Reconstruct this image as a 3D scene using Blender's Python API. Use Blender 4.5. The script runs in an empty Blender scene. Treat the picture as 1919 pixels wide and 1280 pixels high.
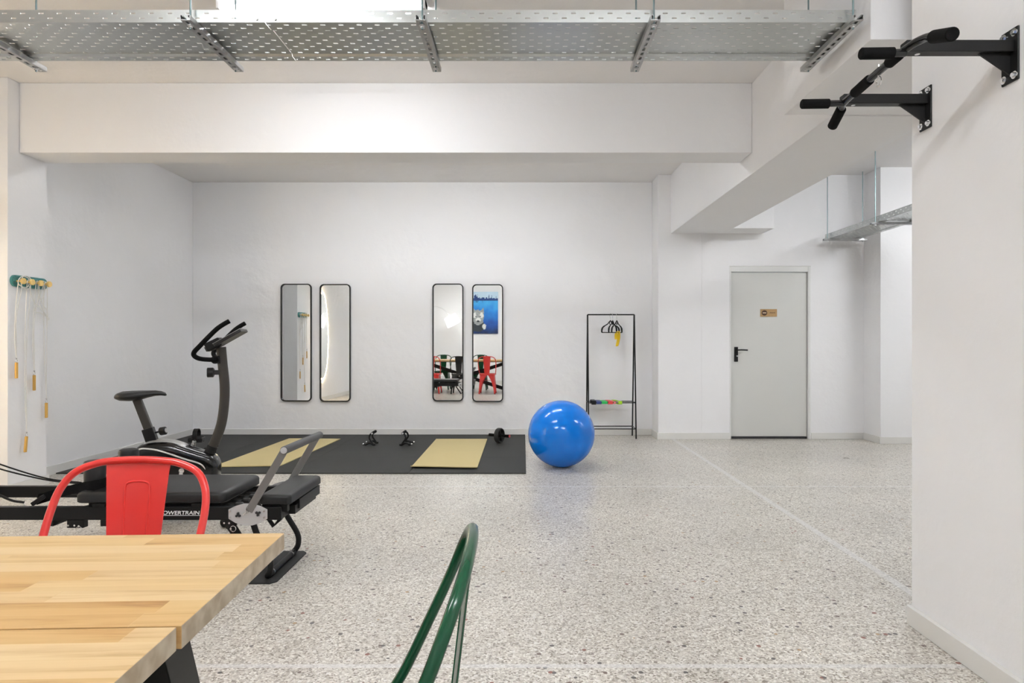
import bpy, bmesh, math, random
from mathutils import Vector, Matrix
PI = math.pi
random.seed(7)
scn = bpy.context.scene
COL = scn.collection
R = math.radians

# ------------------------------------------------------------ camera, world, lights, exposure
F = 1220.0                      # focal length in pixels of the 1919 wide frame
H = 1.15                        # lens height
cam_d = bpy.data.cameras.new('camera')
cam_d.sensor_width = 36.0
cam_d.lens = 36.0 * F / 1919.0
cam_d.shift_x = -20.5 / 1919.0
cam_d.shift_y = 2.0 / 1919.0
cam_d.clip_start = 0.02
cam = bpy.data.objects.new('camera', cam_d)
COL.objects.link(cam)
cam.location = (0, 0, H)
cam.rotation_euler = (PI / 2, 0, 0)
scn.camera = cam

world = bpy.data.worlds.new('world')
scn.world = world
world.use_nodes = True
world.node_tree.nodes['Background'].inputs[0].default_value = (0.9, 0.93, 1.0, 1)
world.node_tree.nodes['Background'].inputs[1].default_value = 0.15

scn.view_settings.view_transform = 'Standard'
scn.view_settings.look = 'None'
scn.view_settings.gamma = 1.0
scn.view_settings.use_curve_mapping = False
scn.view_settings.exposure = 2.36
TUBE = 26.0                     # strength of the ceiling tubes
LED = 8.5                      # strength of the mirror's light strip
SHADE = 1.1                     # strength of the arc lamp's shade
# ceiling battens: (x, y, along_x)
BATTENS = [(-1.165, 3.80, 'white twin tube batten light on the ceiling, seen above the big cable tray'),
           (-1.75, 6.15, 'left batten light on the ceiling between the cross beam and the mirror wall'),
           (-0.20, 6.15, 'added second batten light, on the right between the cross beam and the mirror wall'),  # extra lamp, added to lift the far end of the room
           (-1.60, 0.90, 'batten light on the ceiling above the dining table'),
           (0.70, 0.20, 'batten light on the ceiling beside the pull-up bar wall'),
           (3.30, 4.50, 'batten light on the ceiling of the passage beyond the small cable tray'),
           (5.30, 5.20, 'unseen batten light added to the passage ceiling, farthest to the right beyond the column')]  # second passage lamp, added to brighten the door wall
scn.cycles.max_bounces = 8
scn.cycles.diffuse_bounces = 5
scn.cycles.glossy_bounces = 5
scn.cycles.sample_clamp_indirect = 4.0
scn.cycles.caustics_reflective = False
scn.cycles.caustics_refractive = False

# ------------------------------------------------------------ materials
def mat(name, col, rough=0.5, metal=0.0, emit=None, strength=0.0, bump=None, noise=None, coat=0.0, spec=0.5):
    m = bpy.data.materials.new(name)
    m.use_nodes = True
    nt = m.node_tree
    b = nt.nodes['Principled BSDF']
    b.inputs['Base Color'].default_value = (*col, 1)
    b.inputs['Roughness'].default_value = rough
    b.inputs['Metallic'].default_value = metal
    b.inputs['Coat Weight'].default_value = coat
    b.inputs['Specular IOR Level'].default_value = spec
    if emit:
        b.inputs['Emission Color'].default_value = (*emit, 1)
        b.inputs['Emission Strength'].default_value = strength
    tc = None
    if bump or noise:
        tc = nt.nodes.new('ShaderNodeTexCoord')
    if noise:                                   # (scale, amount) gentle tone variation of the colour itself
        n = nt.nodes.new('ShaderNodeTexNoise'); n.inputs['Scale'].default_value = noise[0]
        n.inputs['Detail'].default_value = 4
        nt.links.new(tc.outputs['Object'], n.inputs['Vector'])
        mx = nt.nodes.new('ShaderNodeMix'); mx.data_type = 'RGBA'
        mx.inputs['A'].default_value = (*[c * (1 - noise[1]) for c in col], 1)
        mx.inputs['B'].default_value = (*[min(1, c * (1 + noise[1])) for c in col], 1)
        nt.links.new(n.outputs['Fac'], mx.inputs['Factor'])
        nt.links.new(mx.outputs['Result'], b.inputs['Base Color'])
    if bump:                                    # (scale, strength, distance)
        n = nt.nodes.new('ShaderNodeTexNoise'); n.inputs['Scale'].default_value = bump[0]
        n.inputs['Detail'].default_value = 5
        nt.links.new(tc.outputs['Object'], n.inputs['Vector'])
        bp = nt.nodes.new('ShaderNodeBump'); bp.inputs['Strength'].default_value = bump[1]
        bp.inputs['Distance'].default_value = bump[2]
        nt.links.new(n.outputs['Fac'], bp.inputs['Height'])
        nt.links.new(bp.outputs['Normal'], b.inputs['Normal'])
    return m

M = {}
M['wall'] = mat('wall_paint', (0.86, 0.857, 0.862), 0.75, bump=(9, 0.25, 0.02), noise=(2.5, 0.012), spec=0.2)
M['ceil'] = mat('ceiling_paint', (0.86, 0.845, 0.835), 0.85, bump=(7, 0.3, 0.02), noise=(2, 0.015), spec=0.2)
M['base'] = mat('baseboard_paint', (0.74, 0.73, 0.70), 0.45, noise=(3, 0.02))
M['door'] = mat('door_grey', (0.63, 0.63, 0.60), 0.42, noise=(4, 0.015))
M['doorframe'] = mat('door_frame_paint', (0.74, 0.74, 0.72), 0.45)
M['black'] = mat('black_powder_coat', (0.006, 0.006, 0.006), 0.42, spec=0.3)
M['blackgloss'] = mat('black_gloss_enamel', (0.006, 0.006, 0.006), 0.18, coat=0.2, spec=0.4)
M['darkgrey'] = mat('charcoal_plastic', (0.016, 0.016, 0.016), 0.45, bump=(220, 0.15, 0.002))
M['bronze'] = mat('dark_bronze_paint', (0.042, 0.038, 0.032), 0.42, spec=0.35)
M['foam'] = mat('black_foam', (0.005, 0.005, 0.005), 0.9, spec=0.15, bump=(500, 0.4, 0.002))
M['greyfoam'] = mat('grey_foam', (0.085, 0.085, 0.087), 0.65, bump=(400, 0.3, 0.002))
M['leather'] = mat('black_vinyl', (0.011, 0.011, 0.011), 0.42, spec=0.4, bump=(180, 0.12, 0.003))
M['chrome'] = mat('chrome', (0.78, 0.78, 0.78), 0.12, 1.0)
M['steel'] = mat('brushed_steel', (0.66, 0.66, 0.66), 0.4, 0.45, bump=(90, 0.1, 0.002))
M['steelgrey'] = mat('grey_steel_bar', (0.30, 0.295, 0.285), 0.3, 0.6)
M['galv'] = mat('galvanised_steel', (0.53, 0.55, 0.54), 0.30, 0.9, bump=(3, 0.06, 0.02), noise=(6, 0.05))
M['galvdark'] = mat('zinc_channel', (0.46, 0.46, 0.46), 0.36, 0.9, noise=(30, 0.08))
M['rod'] = mat('zinc_rod', (0.22, 0.30, 0.31), 0.35, 0.8)
M['red'] = mat('red_enamel', (0.70, 0.034, 0.028), 0.32, coat=0.3, noise=(3, 0.02))
M['green'] = mat('green_enamel', (0.006, 0.062, 0.026), 0.2, coat=0.0, spec=0.4)
M['blackchair'] = mat('black_enamel', (0.014, 0.014, 0.015), 0.25, coat=0.3)
M['ball'] = mat('blue_vinyl', (0.0, 0.185, 0.72), 0.13, noise=(4, 0.10), bump=(9, 0.02, 0.01))
M['matblack'] = mat('black_rubber_tile', (0.034, 0.034, 0.032), 0.66, spec=0.25, noise=(1.4, 0.22), bump=(300, 0.25, 0.002))
M['matgold'] = mat('mustard_foam', (0.60, 0.49, 0.235), 0.62, noise=(2, 0.04), bump=(350, 0.15, 0.002))
M['mirror'] = mat('mirror_glass', (0.90, 0.92, 0.91), 0.012, 1.0)
M['white'] = mat('white_plastic', (0.8, 0.8, 0.8), 0.35)
M['cord'] = mat('white_cord', (0.78, 0.76, 0.72), 0.7)
M['teal'] = mat('teal_lacquer', (0.060, 0.245, 0.24), 0.32)
M['knob'] = mat('pale_yellow_wood', (0.80, 0.56, 0.20), 0.45, noise=(30, 0.05))
M['tagwood'] = mat('yellow_wood_handle', (0.66, 0.38, 0.08), 0.45, noise=(30, 0.08))
M['tube'] = mat('fluorescent_tube', (0.9, 0.9, 0.9), 0.4, emit=(0.935, 0.965, 1.0), strength=TUBE)
M['tube_dim'] = mat('dimmed_fluorescent_tube', (0.9, 0.9, 0.9), 0.4, emit=(0.935, 0.965, 1.0), strength=TUBE * 0.50)  # same tube, emission cut to tame the hot spot on the mirror wall
M['tube_mid'] = mat('lowered_fluorescent_tube', (0.9, 0.9, 0.9), 0.4, emit=(0.935, 0.965, 1.0), strength=TUBE * 0.43)  # same tube, emission cut so the nearby cross beam does not burn out
M['led'] = mat('warm_led_strip', (0.9, 0.85, 0.7), 0.4, emit=(1.0, 0.78, 0.50), strength=LED)
M['shade'] = mat('lit_white_shade', (0.9, 0.9, 0.88), 0.5, emit=(1.0, 0.97, 0.93), strength=SHADE)
M['signwood'] = mat('bamboo_plaque', (0.42, 0.26, 0.11), 0.5, noise=(60, 0.1))
M['signdark'] = mat('burnt_brown', (0.07, 0.03, 0.012), 0.6)
M['signlight'] = mat('pale_inlay', (0.62, 0.47, 0.33), 0.5)
M['yellowband'] = mat('yellow_latex', (0.85, 0.58, 0.02), 0.45)
M['blueband'] = mat('navy_latex', (0.03, 0.05, 0.20), 0.45)
M['greenband'] = mat('green_latex', (0.02, 0.50, 0.10), 0.45)
M['redband'] = mat('red_latex', (0.70, 0.05, 0.05), 0.45)
M['pinkband'] = mat('pink_latex', (0.80, 0.22, 0.24), 0.45)
M['limeband'] = mat('lime_latex', (0.42, 0.72, 0.02), 0.45)
M['text'] = mat('white_print', (0.85, 0.85, 0.85), 0.5)
M['screen'] = mat('display_glass', (0.02, 0.025, 0.03), 0.1)
M['silver'] = mat('silver_plastic', (0.42, 0.42, 0.41), 0.28, 0.4)
M['pstripe'] = mat('pearl_plastic', (0.70, 0.69, 0.66), 0.3)
M['seam'] = mat('door_gap_rubber', (0.03, 0.03, 0.03), 0.7)
M['tread'] = mat('rubber_tread', (0.015, 0.015, 0.015), 0.7)
M['handle_red'] = mat('red_cap', (0.6, 0.04, 0.06), 0.4)
M['sky_paint'] = mat('pale_sky_paint', (0.55, 0.72, 0.85), 0.6, noise=(4, 0.15))
M['ink_paint'] = mat('ink_blue_paint', (0.01, 0.05, 0.22), 0.6, noise=(12, 0.4))
M['fur_paint'] = mat('grey_fur_paint', (0.34, 0.36, 0.36), 0.7, noise=(22, 0.6))
M['furlight_paint'] = mat('white_fur_paint', (0.75, 0.76, 0.74), 0.7, noise=(26, 0.3))
M['furdark_paint'] = mat('dark_fur_paint', (0.03, 0.04, 0.05), 0.7, noise=(22, 0.5))

def sea_material():
    m = bpy.data.materials.new('sea_paint'); m.use_nodes = True
    nt = m.node_tree; b = nt.nodes['Principled BSDF']; b.inputs['Roughness'].default_value = 0.55
    tc = nt.nodes.new('ShaderNodeTexCoord'); sp = nt.nodes.new('ShaderNodeSeparateXYZ')
    nt.links.new(tc.outputs['Object'], sp.inputs[0])
    mr = nt.nodes.new('ShaderNodeMapRange'); mr.inputs[1].default_value = -0.6; mr.inputs[2].default_value = 0.35
    nt.links.new(sp.outputs['Z'], mr.inputs[0])
    n = nt.nodes.new('ShaderNodeTexNoise'); n.inputs['Scale'].default_value = 5; n.inputs['Detail'].default_value = 5
    nt.links.new(tc.outputs['Object'], n.inputs['Vector'])
    a = nt.nodes.new('ShaderNodeMath'); a.operation = 'MULTIPLY_ADD'; a.inputs[1].default_value = 0.5
    nt.links.new(n.outputs['Fac'], a.inputs[0]); 
    s = nt.nodes.new('ShaderNodeMath'); s.operation = 'SUBTRACT'; s.inputs[1].default_value = 0.25
    nt.links.new(mr.outputs[0], s.inputs[0]); nt.links.new(s.outputs[0], a.inputs[2])
    cr = nt.nodes.new('ShaderNodeValToRGB'); nt.links.new(a.outputs[0], cr.inputs[0])
    e = cr.color_ramp.elements
    e[0].position = 0.0; e[0].color = (0.004, 0.02, 0.09, 1)
    e[1].position = 1.0; e[1].color = (0.06, 0.45, 0.85, 1)
    e.new(0.35).color = (0.005, 0.09, 0.42, 1)
    e.new(0.7).color = (0.01, 0.24, 0.72, 1)
    nt.links.new(cr.outputs[0], b.inputs['Base Color'])
    return m
M['sea_paint'] = sea_material()

def terrazzo():
    m = bpy.data.materials.new('terrazzo_floor'); m.use_nodes = True
    nt = m.node_tree; L = nt.links; b = nt.nodes['Principled BSDF']
    tc = nt.nodes.new('ShaderNodeTexCoord')
    def vor(scale, rand=1.0, dist=0.0):
        v = nt.nodes.new('ShaderNodeTexVoronoi'); v.inputs['Scale'].default_value = scale
        v.inputs['Randomness'].default_value = rand
        L.new(tc.outputs['Object'], v.inputs['Vector']); return v
    def ramp(stops, const=True):
        cr = nt.nodes.new('ShaderNodeValToRGB')
        cr.color_ramp.interpolation = 'CONSTANT' if const else 'LINEAR'
        e = cr.color_ramp.elements
        e[0].position = stops[0][0]; e[0].color = (*stops[0][1], 1)
        e[1].position = stops[-1][0]; e[1].color = (*stops[-1][1], 1)
        for p, c in stops[1:-1]: e.new(p).color = (*c, 1)
        return cr
    def sepx(sock):
        s = nt.nodes.new('ShaderNodeSeparateColor'); L.new(sock, s.inputs[0]); return s
    def math_(op, a, bb, c=None):
        n = nt.nodes.new('ShaderNodeMath'); n.operation = op
        for i, x in enumerate((a, bb, c)):
            if x is None: continue
            if isinstance(x, (int, float)): n.inputs[i].default_value = x
            else: L.new(x, n.inputs[i])
        return n.outputs[0]
    def mix(f, a, bb):
        n = nt.nodes.new('ShaderNodeMix'); n.data_type = 'RGBA'
        for nm, x in (('Factor', f), ('A', a), ('B', bb)):
            if isinstance(x, (int, float)): n.inputs[nm].default_value = x
            elif isinstance(x, tuple): n.inputs[nm].default_value = (*x, 1)
            else: L.new(x, n.inputs[nm])
        return n.outputs['Result']
    # fine gravel
    v1 = vor(150)
    s1 = sepx(v1.outputs['Color'])
    c1 = ramp([(0, (0.26, 0.225, 0.18)), (0.12, (0.45, 0.415, 0.365)), (0.30, (0.585, 0.545, 0.480)), (0.60, (0.70, 0.665, 0.60)), (0.86, (0.84, 0.815, 0.755))])
    L.new(s1.outputs[0], c1.inputs[0])
    # medium chips
    v2 = vor(62); s2 = sepx(v2.outputs['Color'])
    c2 = ramp([(0, (0.34, 0.30, 0.25)), (0.2, (0.50, 0.46, 0.40)), (0.55, (0.66, 0.62, 0.57)), (0.85, (0.78, 0.76, 0.72))])
    L.new(s2.outputs[0], c2.inputs[0])
    chip2 = math_('MULTIPLY', math_('LESS_THAN', v2.outputs['Distance'], 0.42), math_('LESS_THAN', s2.outputs[1], 0.35))
    # big dark and rust chips
    v3 = vor(30); s3 = sepx(v3.outputs['Color'])
    c3 = ramp([(0, (0.10, 0.085, 0.08)), (0.55, (0.16, 0.11, 0.09)), (0.78, (0.26, 0.10, 0.07)), (0.92, (0.42, 0.27, 0.13))])
    L.new(s3.outputs[0], c3.inputs[0])
    chip3 = math_('MULTIPLY', math_('LESS_THAN', v3.outputs['Distance'], 0.27), math_('LESS_THAN', s3.outputs[1], 0.13))
    n = nt.nodes.new('ShaderNodeTexNoise'); n.inputs['Scale'].default_value = 1.3; n.inputs['Detail'].default_value = 5
    L.new(tc.outputs['Object'], n.inputs['Vector'])
    col = mix(chip2, c1.outputs[0], c2.outputs[0])
    col = mix(chip3, col, c3.outputs[0])
    tone = nt.nodes.new('ShaderNodeMapRange'); L.new(n.outputs['Fac'], tone.inputs[0])
    tone.inputs[1].default_value = 0.3; tone.inputs[2].default_value = 0.7
    tone.inputs[3].default_value = 0.84; tone.inputs[4].default_value = 1.05
    mul = nt.nodes.new('ShaderNodeVectorMath'); mul.operation = 'SCALE'
    L.new(col, mul.inputs[0]); L.new(tone.outputs[0], mul.inputs['Scale'])
    col = mul.outputs[0]
    # divider strips of plain cement
    sp = nt.nodes.new('ShaderNodeSeparateXYZ'); L.new(tc.outputs['Object'], sp.inputs[0])
    def strip(axis, c, hw):
        return math_('LESS_THAN', math_('ABSOLUTE', math_('SUBTRACT', sp.outputs[axis], c), 0), hw)
    f = math_('MAXIMUM', strip('X', 1.785, 0.022), math_('MAXIMUM', strip('Y', 2.315, 0.013), strip('Y', 5.2, 0.013)))
    f = math_('MAXIMUM', f, strip('Y', -0.57, 0.013))
    col = mix(math_('MULTIPLY', f, 0.5), col, (0.74, 0.735, 0.73))
    L.new(col, b.inputs['Base Color'])
    r = nt.nodes.new('ShaderNodeMapRange'); L.new(n.outputs['Fac'], r.inputs[0])
    r.inputs[3].default_value = 0.24; r.inputs[4].default_value = 0.36
    L.new(r.outputs[0], b.inputs['Roughness'])
    b.inputs['Specular IOR Level'].default_value = 0.45
    n2 = nt.nodes.new('ShaderNodeTexNoise'); n2.inputs['Scale'].default_value = 5; L.new(tc.outputs['Object'], n2.inputs['Vector'])
    bp = nt.nodes.new('ShaderNodeBump'); bp.inputs['Strength'].default_value = 0.08; bp.inputs['Distance'].default_value = 0.02
    L.new(n2.outputs['Fac'], bp.inputs['Height']); L.new(bp.outputs['Normal'], b.inputs['Normal'])
    return m
M['floor'] = terrazzo()

def wood():
    m = bpy.data.materials.new('acacia_board'); m.use_nodes = True
    nt = m.node_tree; L = nt.links; b = nt.nodes['Principled BSDF']
    tc = nt.nodes.new('ShaderNodeTexCoord')
    br = nt.nodes.new('ShaderNodeTexBrick')
    br.offset = 0.37; br.offset_frequency = 2; br.squash = 0.75; br.squash_frequency = 3
    br.inputs['Scale'].default_value = 1
    br.inputs['Brick Width'].default_value = 0.52
    br.inputs['Row Height'].default_value = 0.047
    br.inputs['Mortar Size'].default_value = 0.0004
    br.inputs['Mortar Smooth'].default_value = 0.3
    br.inputs['Bias'].default_value = -0.1
    br.inputs['Color1'].default_value = (0, 0, 0, 1); br.inputs['Color2'].default_value = (1, 1, 1, 1)
    br.inputs['Mortar'].default_value = (0.35, 0.35, 0.35, 1)
    L.new(tc.outputs['Object'], br.inputs['Vector'])
    cr = nt.nodes.new('ShaderNodeValToRGB'); L.new(br.outputs['Color'], cr.inputs[0])
    e = cr.color_ramp.elements
    e[0].position = 0; e[0].color = (0.60, 0.38, 0.155, 1)
    e[1].position = 1; e[1].color = (0.72, 0.545, 0.31, 1)
    e.new(0.28).color = (0.66, 0.46, 0.215, 1); e.new(0.6).color = (0.68, 0.49, 0.26, 1)
    mp = nt.nodes.new('ShaderNodeMapping'); mp.inputs['Scale'].default_value = (1.3, 22, 22)
    # offset the grain per board
    ad = nt.nodes.new('ShaderNodeVectorMath'); ad.operation = 'MULTIPLY_ADD'
    ad.inputs[1].default_value = (3.1, 0.9, 1.7)
    L.new(br.outputs['Color'], ad.inputs[0]); L.new(tc.outputs['Object'], ad.inputs[2])
    L.new(ad.outputs[0], mp.inputs['Vector'])
    n = nt.nodes.new('ShaderNodeTexNoise'); n.inputs['Scale'].default_value = 1.3; n.inputs['Detail'].default_value = 7
    n.inputs['Roughness'].default_value = 0.6; n.inputs['Distortion'].default_value = 0.7
    L.new(mp.outputs[0], n.inputs['Vector'])
    g = nt.nodes.new('ShaderNodeValToRGB'); L.new(n.outputs['Fac'], g.inputs[0])
    g.color_ramp.elements[0].position = 0.30; g.color_ramp.elements[0].color = (0.50, 0.37, 0.25, 1)
    g.color_ramp.elements[1].position = 0.66; g.color_ramp.elements[1].color = (1.0, 1.0, 1.0, 1)
    g.color_ramp.elements.new(0.38).color = (0.80, 0.71, 0.60, 1); g.color_ramp.elements.new(0.50).color = (0.95, 0.93, 0.90, 1)
    mu = nt.nodes.new('ShaderNodeMix'); mu.data_type = 'RGBA'; mu.blend_type = 'MULTIPLY'; mu.inputs['Factor'].default_value = 0.9
    L.new(cr.outputs[0], mu.inputs['A']); L.new(g.outputs[0], mu.inputs['B'])
    # end grain on the short sides is greyer
    sx = nt.nodes.new('ShaderNodeSeparateXYZ'); L.new(tc.outputs['Normal'], sx.inputs[0])
    ab = nt.nodes.new('ShaderNodeMath'); ab.operation = 'ABSOLUTE'; L.new(sx.outputs['X'], ab.inputs[0])
    gt = nt.nodes.new('ShaderNodeMath'); gt.operation = 'GREATER_THAN'; gt.inputs[1].default_value = 0.8; L.new(ab.outputs[0], gt.inputs[0])
    n3 = nt.nodes.new('ShaderNodeTexNoise'); n3.inputs['Scale'].default_value = 28; L.new(tc.outputs['Object'], n3.inputs['Vector'])
    eg = nt.nodes.new('ShaderNodeValToRGB'); L.new(n3.outputs['Fac'], eg.inputs[0])
    eg.color_ramp.elements[0].position = 0.35; eg.color_ramp.elements[0].color = (0.40, 0.31, 0.21, 1)
    eg.color_ramp.elements[1].position = 0.65; eg.color_ramp.elements[1].color = (0.58, 0.49, 0.37, 1)
    me = nt.nodes.new('ShaderNodeMix'); me.data_type = 'RGBA'
    L.new(gt.outputs[0], me.inputs['Factor']); L.new(mu.outputs['Result'], me.inputs['A']); L.new(eg.outputs[0], me.inputs['B'])
    L.new(me.outputs['Result'], b.inputs['Base Color'])
    b.inputs['Roughness'].default_value = 0.48
    bp = nt.nodes.new('ShaderNodeBump'); bp.inputs['Strength'].default_value = 0.06; bp.inputs['Distance'].default_value = 0.005
    L.new(n.outputs['Fac'], bp.inputs['Height']); L.new(bp.outputs['Normal'], b.inputs['Normal'])
    return m
M['wood'] = wood()

# ------------------------------------------------------------ mesh helpers
def catmull(P, n=6, closed=False):
    P = [Vector(p) for p in P]
    out = []
    N = len(P)
    rng = range(N) if closed else range(N - 1)
    for i in rng:
        if closed:
            p0, p1, p2, p3 = P[(i - 1) % N], P[i], P[(i + 1) % N], P[(i + 2) % N]
        else:
            p1, p2 = P[i], P[i + 1]
            p0 = P[i - 1] if i > 0 else p1 * 2 - p2
            p3 = P[i + 2] if i + 2 < N else p2 * 2 - p1
        for k in range(n):
            t = k / n
            out.append(0.5 * ((2 * p1) + (-p0 + p2) * t + (2 * p0 - 5 * p1 + 4 * p2 - p3) * t * t + (-p0 + 3 * p1 - 3 * p2 + p3) * t ** 3))
    if not closed: out.append(P[-1])
    return out

def rrect(w, h, r, n=8, cx=0, cy=0):
    pts = []
    for (sx, sy, a0) in ((1, 1, 0), (-1, 1, 90), (-1, -1, 180), (1, -1, 270)):
        for k in range(n + 1):
            a = R(a0 + 90 * k / n)
            pts.append((cx + sx * (w / 2 - r) + r * math.cos(a), cy + sy * (h / 2 - r) + r * math.sin(a)))
    return pts

class MB:
    def __init__(s): s.bm = bmesh.new()
    def vs(s, pts): return [s.bm.verts.new(Vector(p)) for p in pts]
    def face(s, v):
        try: return s.bm.faces.new(v)
        except ValueError: return None
    def box(s, x0, x1, y0, y1, z0, z1, mx=None):
        P = [Vector((x, y, z)) for z in (z0, z1) for (x, y) in ((x0, y0), (x1, y0), (x1, y1), (x0, y1))]
        if mx: P = [mx @ p for p in P]
        v = s.vs(P)
        for f in ((3, 2, 1, 0), (4, 5, 6, 7), (0, 1, 5, 4), (1, 2, 6, 5), (2, 3, 7, 6), (3, 0, 4, 7)):
            s.face([v[i] for i in f])
        return s
    def beam(s, p0, p1, w, t, up=(0, 0, 1)):
        """rectangular bar from p0 to p1; w across, t along 'up'"""
        p0, p1 = Vector(p0), Vector(p1)
        d = (p1 - p0).normalized(); u = Vector(up); a = d.cross(u)
        if a.length < 1e-4: a = d.cross(Vector((0, 1, 0)))
        a.normalize(); u = a.cross(d).normalized()
        P = []
        for p in (p0, p1):
            for (i, j) in ((-1, -1), (1, -1), (1, 1), (-1, 1)):
                P.append(p + a * (w / 2 * i) + u * (t / 2 * j))
        v = s.vs(P)
        for f in ((3, 2, 1, 0), (4, 5, 6, 7), (0, 1, 5, 4), (1, 2, 6, 5), (2, 3, 7, 6), (3, 0, 4, 7)):
            s.face([v[i] for i in f])
        return s
    def tube(s, pts, r, seg=12, closed=False, caps=True, flat=None):
        pts = [Vector(p) for p in pts]
        n = len(pts)
        rr = r if isinstance(r, (list, tuple)) else [r] * n
        tang = []
        for i in range(n):
            if closed: t = pts[(i + 1) % n] - pts[(i - 1) % n]
            else: t = pts[min(i + 1, n - 1)] - pts[max(i - 1, 0)]
            tang.append(t.normalized())
        u = tang[0].orthogonal().normalized()
        rings = []
        for i in range(n):
            t = tang[i]
            u = (u - t * u.dot(t))
            if u.length < 1e-6: u = t.orthogonal()
            u.normalize(); w = t.cross(u)
            rings.append(s.vs([pts[i] + (u * math.cos(2 * PI * k / seg) + w * math.sin(2 * PI * k / seg)) * rr[i] for k in range(seg)]))
        m = n if closed else n - 1
        for i in range(m):
            a, b = rings[i], rings[(i + 1) % n]
            off = 0
            if closed and i == n - 1:
                best = 1e9
                for o in range(seg):
                    dd = (a[0].co - b[o].co).length
                    if dd < best: best, off = dd, o
            for k in range(seg):
                s.face([a[k], a[(k + 1) % seg], b[(k + 1 + off) % seg], b[(k + off) % seg]])
        if caps and not closed:
            s.face(list(reversed(rings[0]))); s.face(rings[-1])
        return s
    def cyl(s, p0, p1, r, r2=None, seg=24):
        return s.tube([p0, p1], [r, r if r2 is None else r2], seg)
    def ring(s, outer, inner, mapf, d0, d1):
        """flat ring between two equal-count outlines, extruded from d0 to d1"""
        n = len(outer)
        A = [s.vs([mapf(p[0], p[1], d) for p in o]) for d in (d0, d1) for o in (outer, inner)]
        o0, i0, o1, i1 = A
        for k in range(n):
            j = (k + 1) % n
            s.face([o0[k], o0[j], i0[j], i0[k]]); s.face([o1[j], o1[k], i1[k], i1[j]])
            s.face([o0[j], o0[k], o1[k], o1[j]]); s.face([i0[k], i0[j], i1[j], i1[k]])
        return s
    def prism(s, poly, mapf, d0, d1):
        a = s.vs([mapf(p[0], p[1], d0) for p in poly]); b = s.vs([mapf(p[0], p[1], d1) for p in poly])
        n = len(poly)
        s.face(list(reversed(a))); s.face(b)
        for k in range(n):
            j = (k + 1) % n
            s.face([a[k], a[j], b[j], b[k]])
        return s
    def loft(s, rings, caps=True):
        V = [s.vs(r) for r in rings]
        n = len(V[0])
        for a, b in zip(V, V[1:]):
            for k in range(n):
                j = (k + 1) % n
                s.face([a[k], a[j], b[j], b[k]])
        if caps: s.face(list(reversed(V[0]))); s.face(V[-1])
        return s
    def sphere(s, c, r, seg=48, rings=24, sq=(1, 1, 1)):
        bmesh.ops.create_uvsphere(s.bm, u_segments=seg, v_segments=rings, radius=r,
                                  matrix=Matrix.Translation(Vector(c)) @ Matrix.Diagonal((*sq, 1)))
        return s
    def build(s, name, m, parent=None, org=(0, 0, 0), bevel=0, seg=2, smooth=35, solid=0, sub=0, kind=None, label=None):
        bm = s.bm
        bmesh.ops.recalc_face_normals(bm, faces=bm.faces)
        org = Vector(org)
        if org.length > 0:
            for v in bm.verts: v.co -= org
        if smooth:
            lim = R(smooth)
            for f in bm.faces: f.smooth = True
            for e in bm.edges:
                if len(e.link_faces) != 2 or e.calc_face_angle(0) > lim: e.smooth = False
        me = bpy.data.meshes.new(name); bm.to_mesh(me); bm.free()
        me.materials.append(m)
        o = bpy.data.objects.new(name, me); COL.objects.link(o)
        if parent: o.parent = parent
        else: o.location = org
        if solid:
            md = o.modifiers.new('solid', 'SOLIDIFY'); md.thickness = solid; md.offset = 0
        if bevel:
            md = o.modifiers.new('bevel', 'BEVEL'); md.width = bevel; md.segments = seg
            md.limit_method = 'ANGLE'; md.angle_limit = R(40); md.harden_normals = True
            for p in me.polygons: p.use_smooth = True
        if sub:
            md = o.modifiers.new('sub', 'SUBSURF'); md.levels = sub; md.render_levels = sub
        if kind: o['kind'] = kind
        if label: o['label'] = label
        return o

def tag(o, label, cat, group=None):
    o['label'] = label; o['category'] = cat
    if group: o['group'] = group
    return o
def thing(name, label, cat, loc=(0, 0, 0), rz=0.0, group=None):
    o = bpy.data.objects.new(name, None); COL.objects.link(o)
    o.empty_display_size = 0.1
    o.location = loc; o.rotation_euler = (0, 0, rz)
    return tag(o, label, cat, group)
def dup(root, loc=None, rz=None, label=None, group=None):
    def cp(o, par):
        c = o.copy(); COL.objects.link(c)
        if par: c.parent = par
        for ch in list(o.children): cp(ch, c)
        return c
    c = cp(root, None)
    if loc is not None: c.location = loc
    if rz is not None: c.rotation_euler = (0, 0, rz)
    if label: c['label'] = label
    if group: c['group'] = group
    return c
XZ = lambda a, b, d: (a, d, b)       # outline in the x,z plane, depth along y
YZ = lambda a, b, d: (d, a, b)
XY = lambda a, b, d: (a, b, d)

# ------------------------------------------------------------ room shell
CEIL = 3.145
XL, XP, YB, YD = -4.108, -3.87, 8.095, 7.751       # left wall, pillar face, back wall, door wall
XW, YW = 1.59, 2.665                               # pull-up bar wall
YR, XH = -2.2, 6.0
def wallbox(name, *a, m='wall', kind='structure', label=None):
    b = MB().box(*a)
    return b.build(name, M[m], bevel=0.004 if m == 'wall' else 0, seg=1, kind=kind, smooth=0 if m != 'wall' else 35, label=label)
wallbox('floor', XL - .2, XH + .2, YR - .2, YB + .3, -0.1, 0, m='floor')
wallbox('ceiling', XL - .2, XH + .2, YR - .2, YB + .3, CEIL, CEIL + .15, m='ceil')
wallbox('wall_left', XL - .2, XL, YR - .2, YB + .2, 0, CEIL)
wallbox('wall_back', XL, 1.607, YB, YB + .2, 0, CEIL)
wallbox('wall_rear', XL, XH, YR - .2, YR, 0, CEIL)
wallbox('wall_passage', XH, XH + .2, YR, YD, 0, CEIL)
wallbox('wall_right', XW, XW + .24, YR, YW, 0, CEIL)
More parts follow.
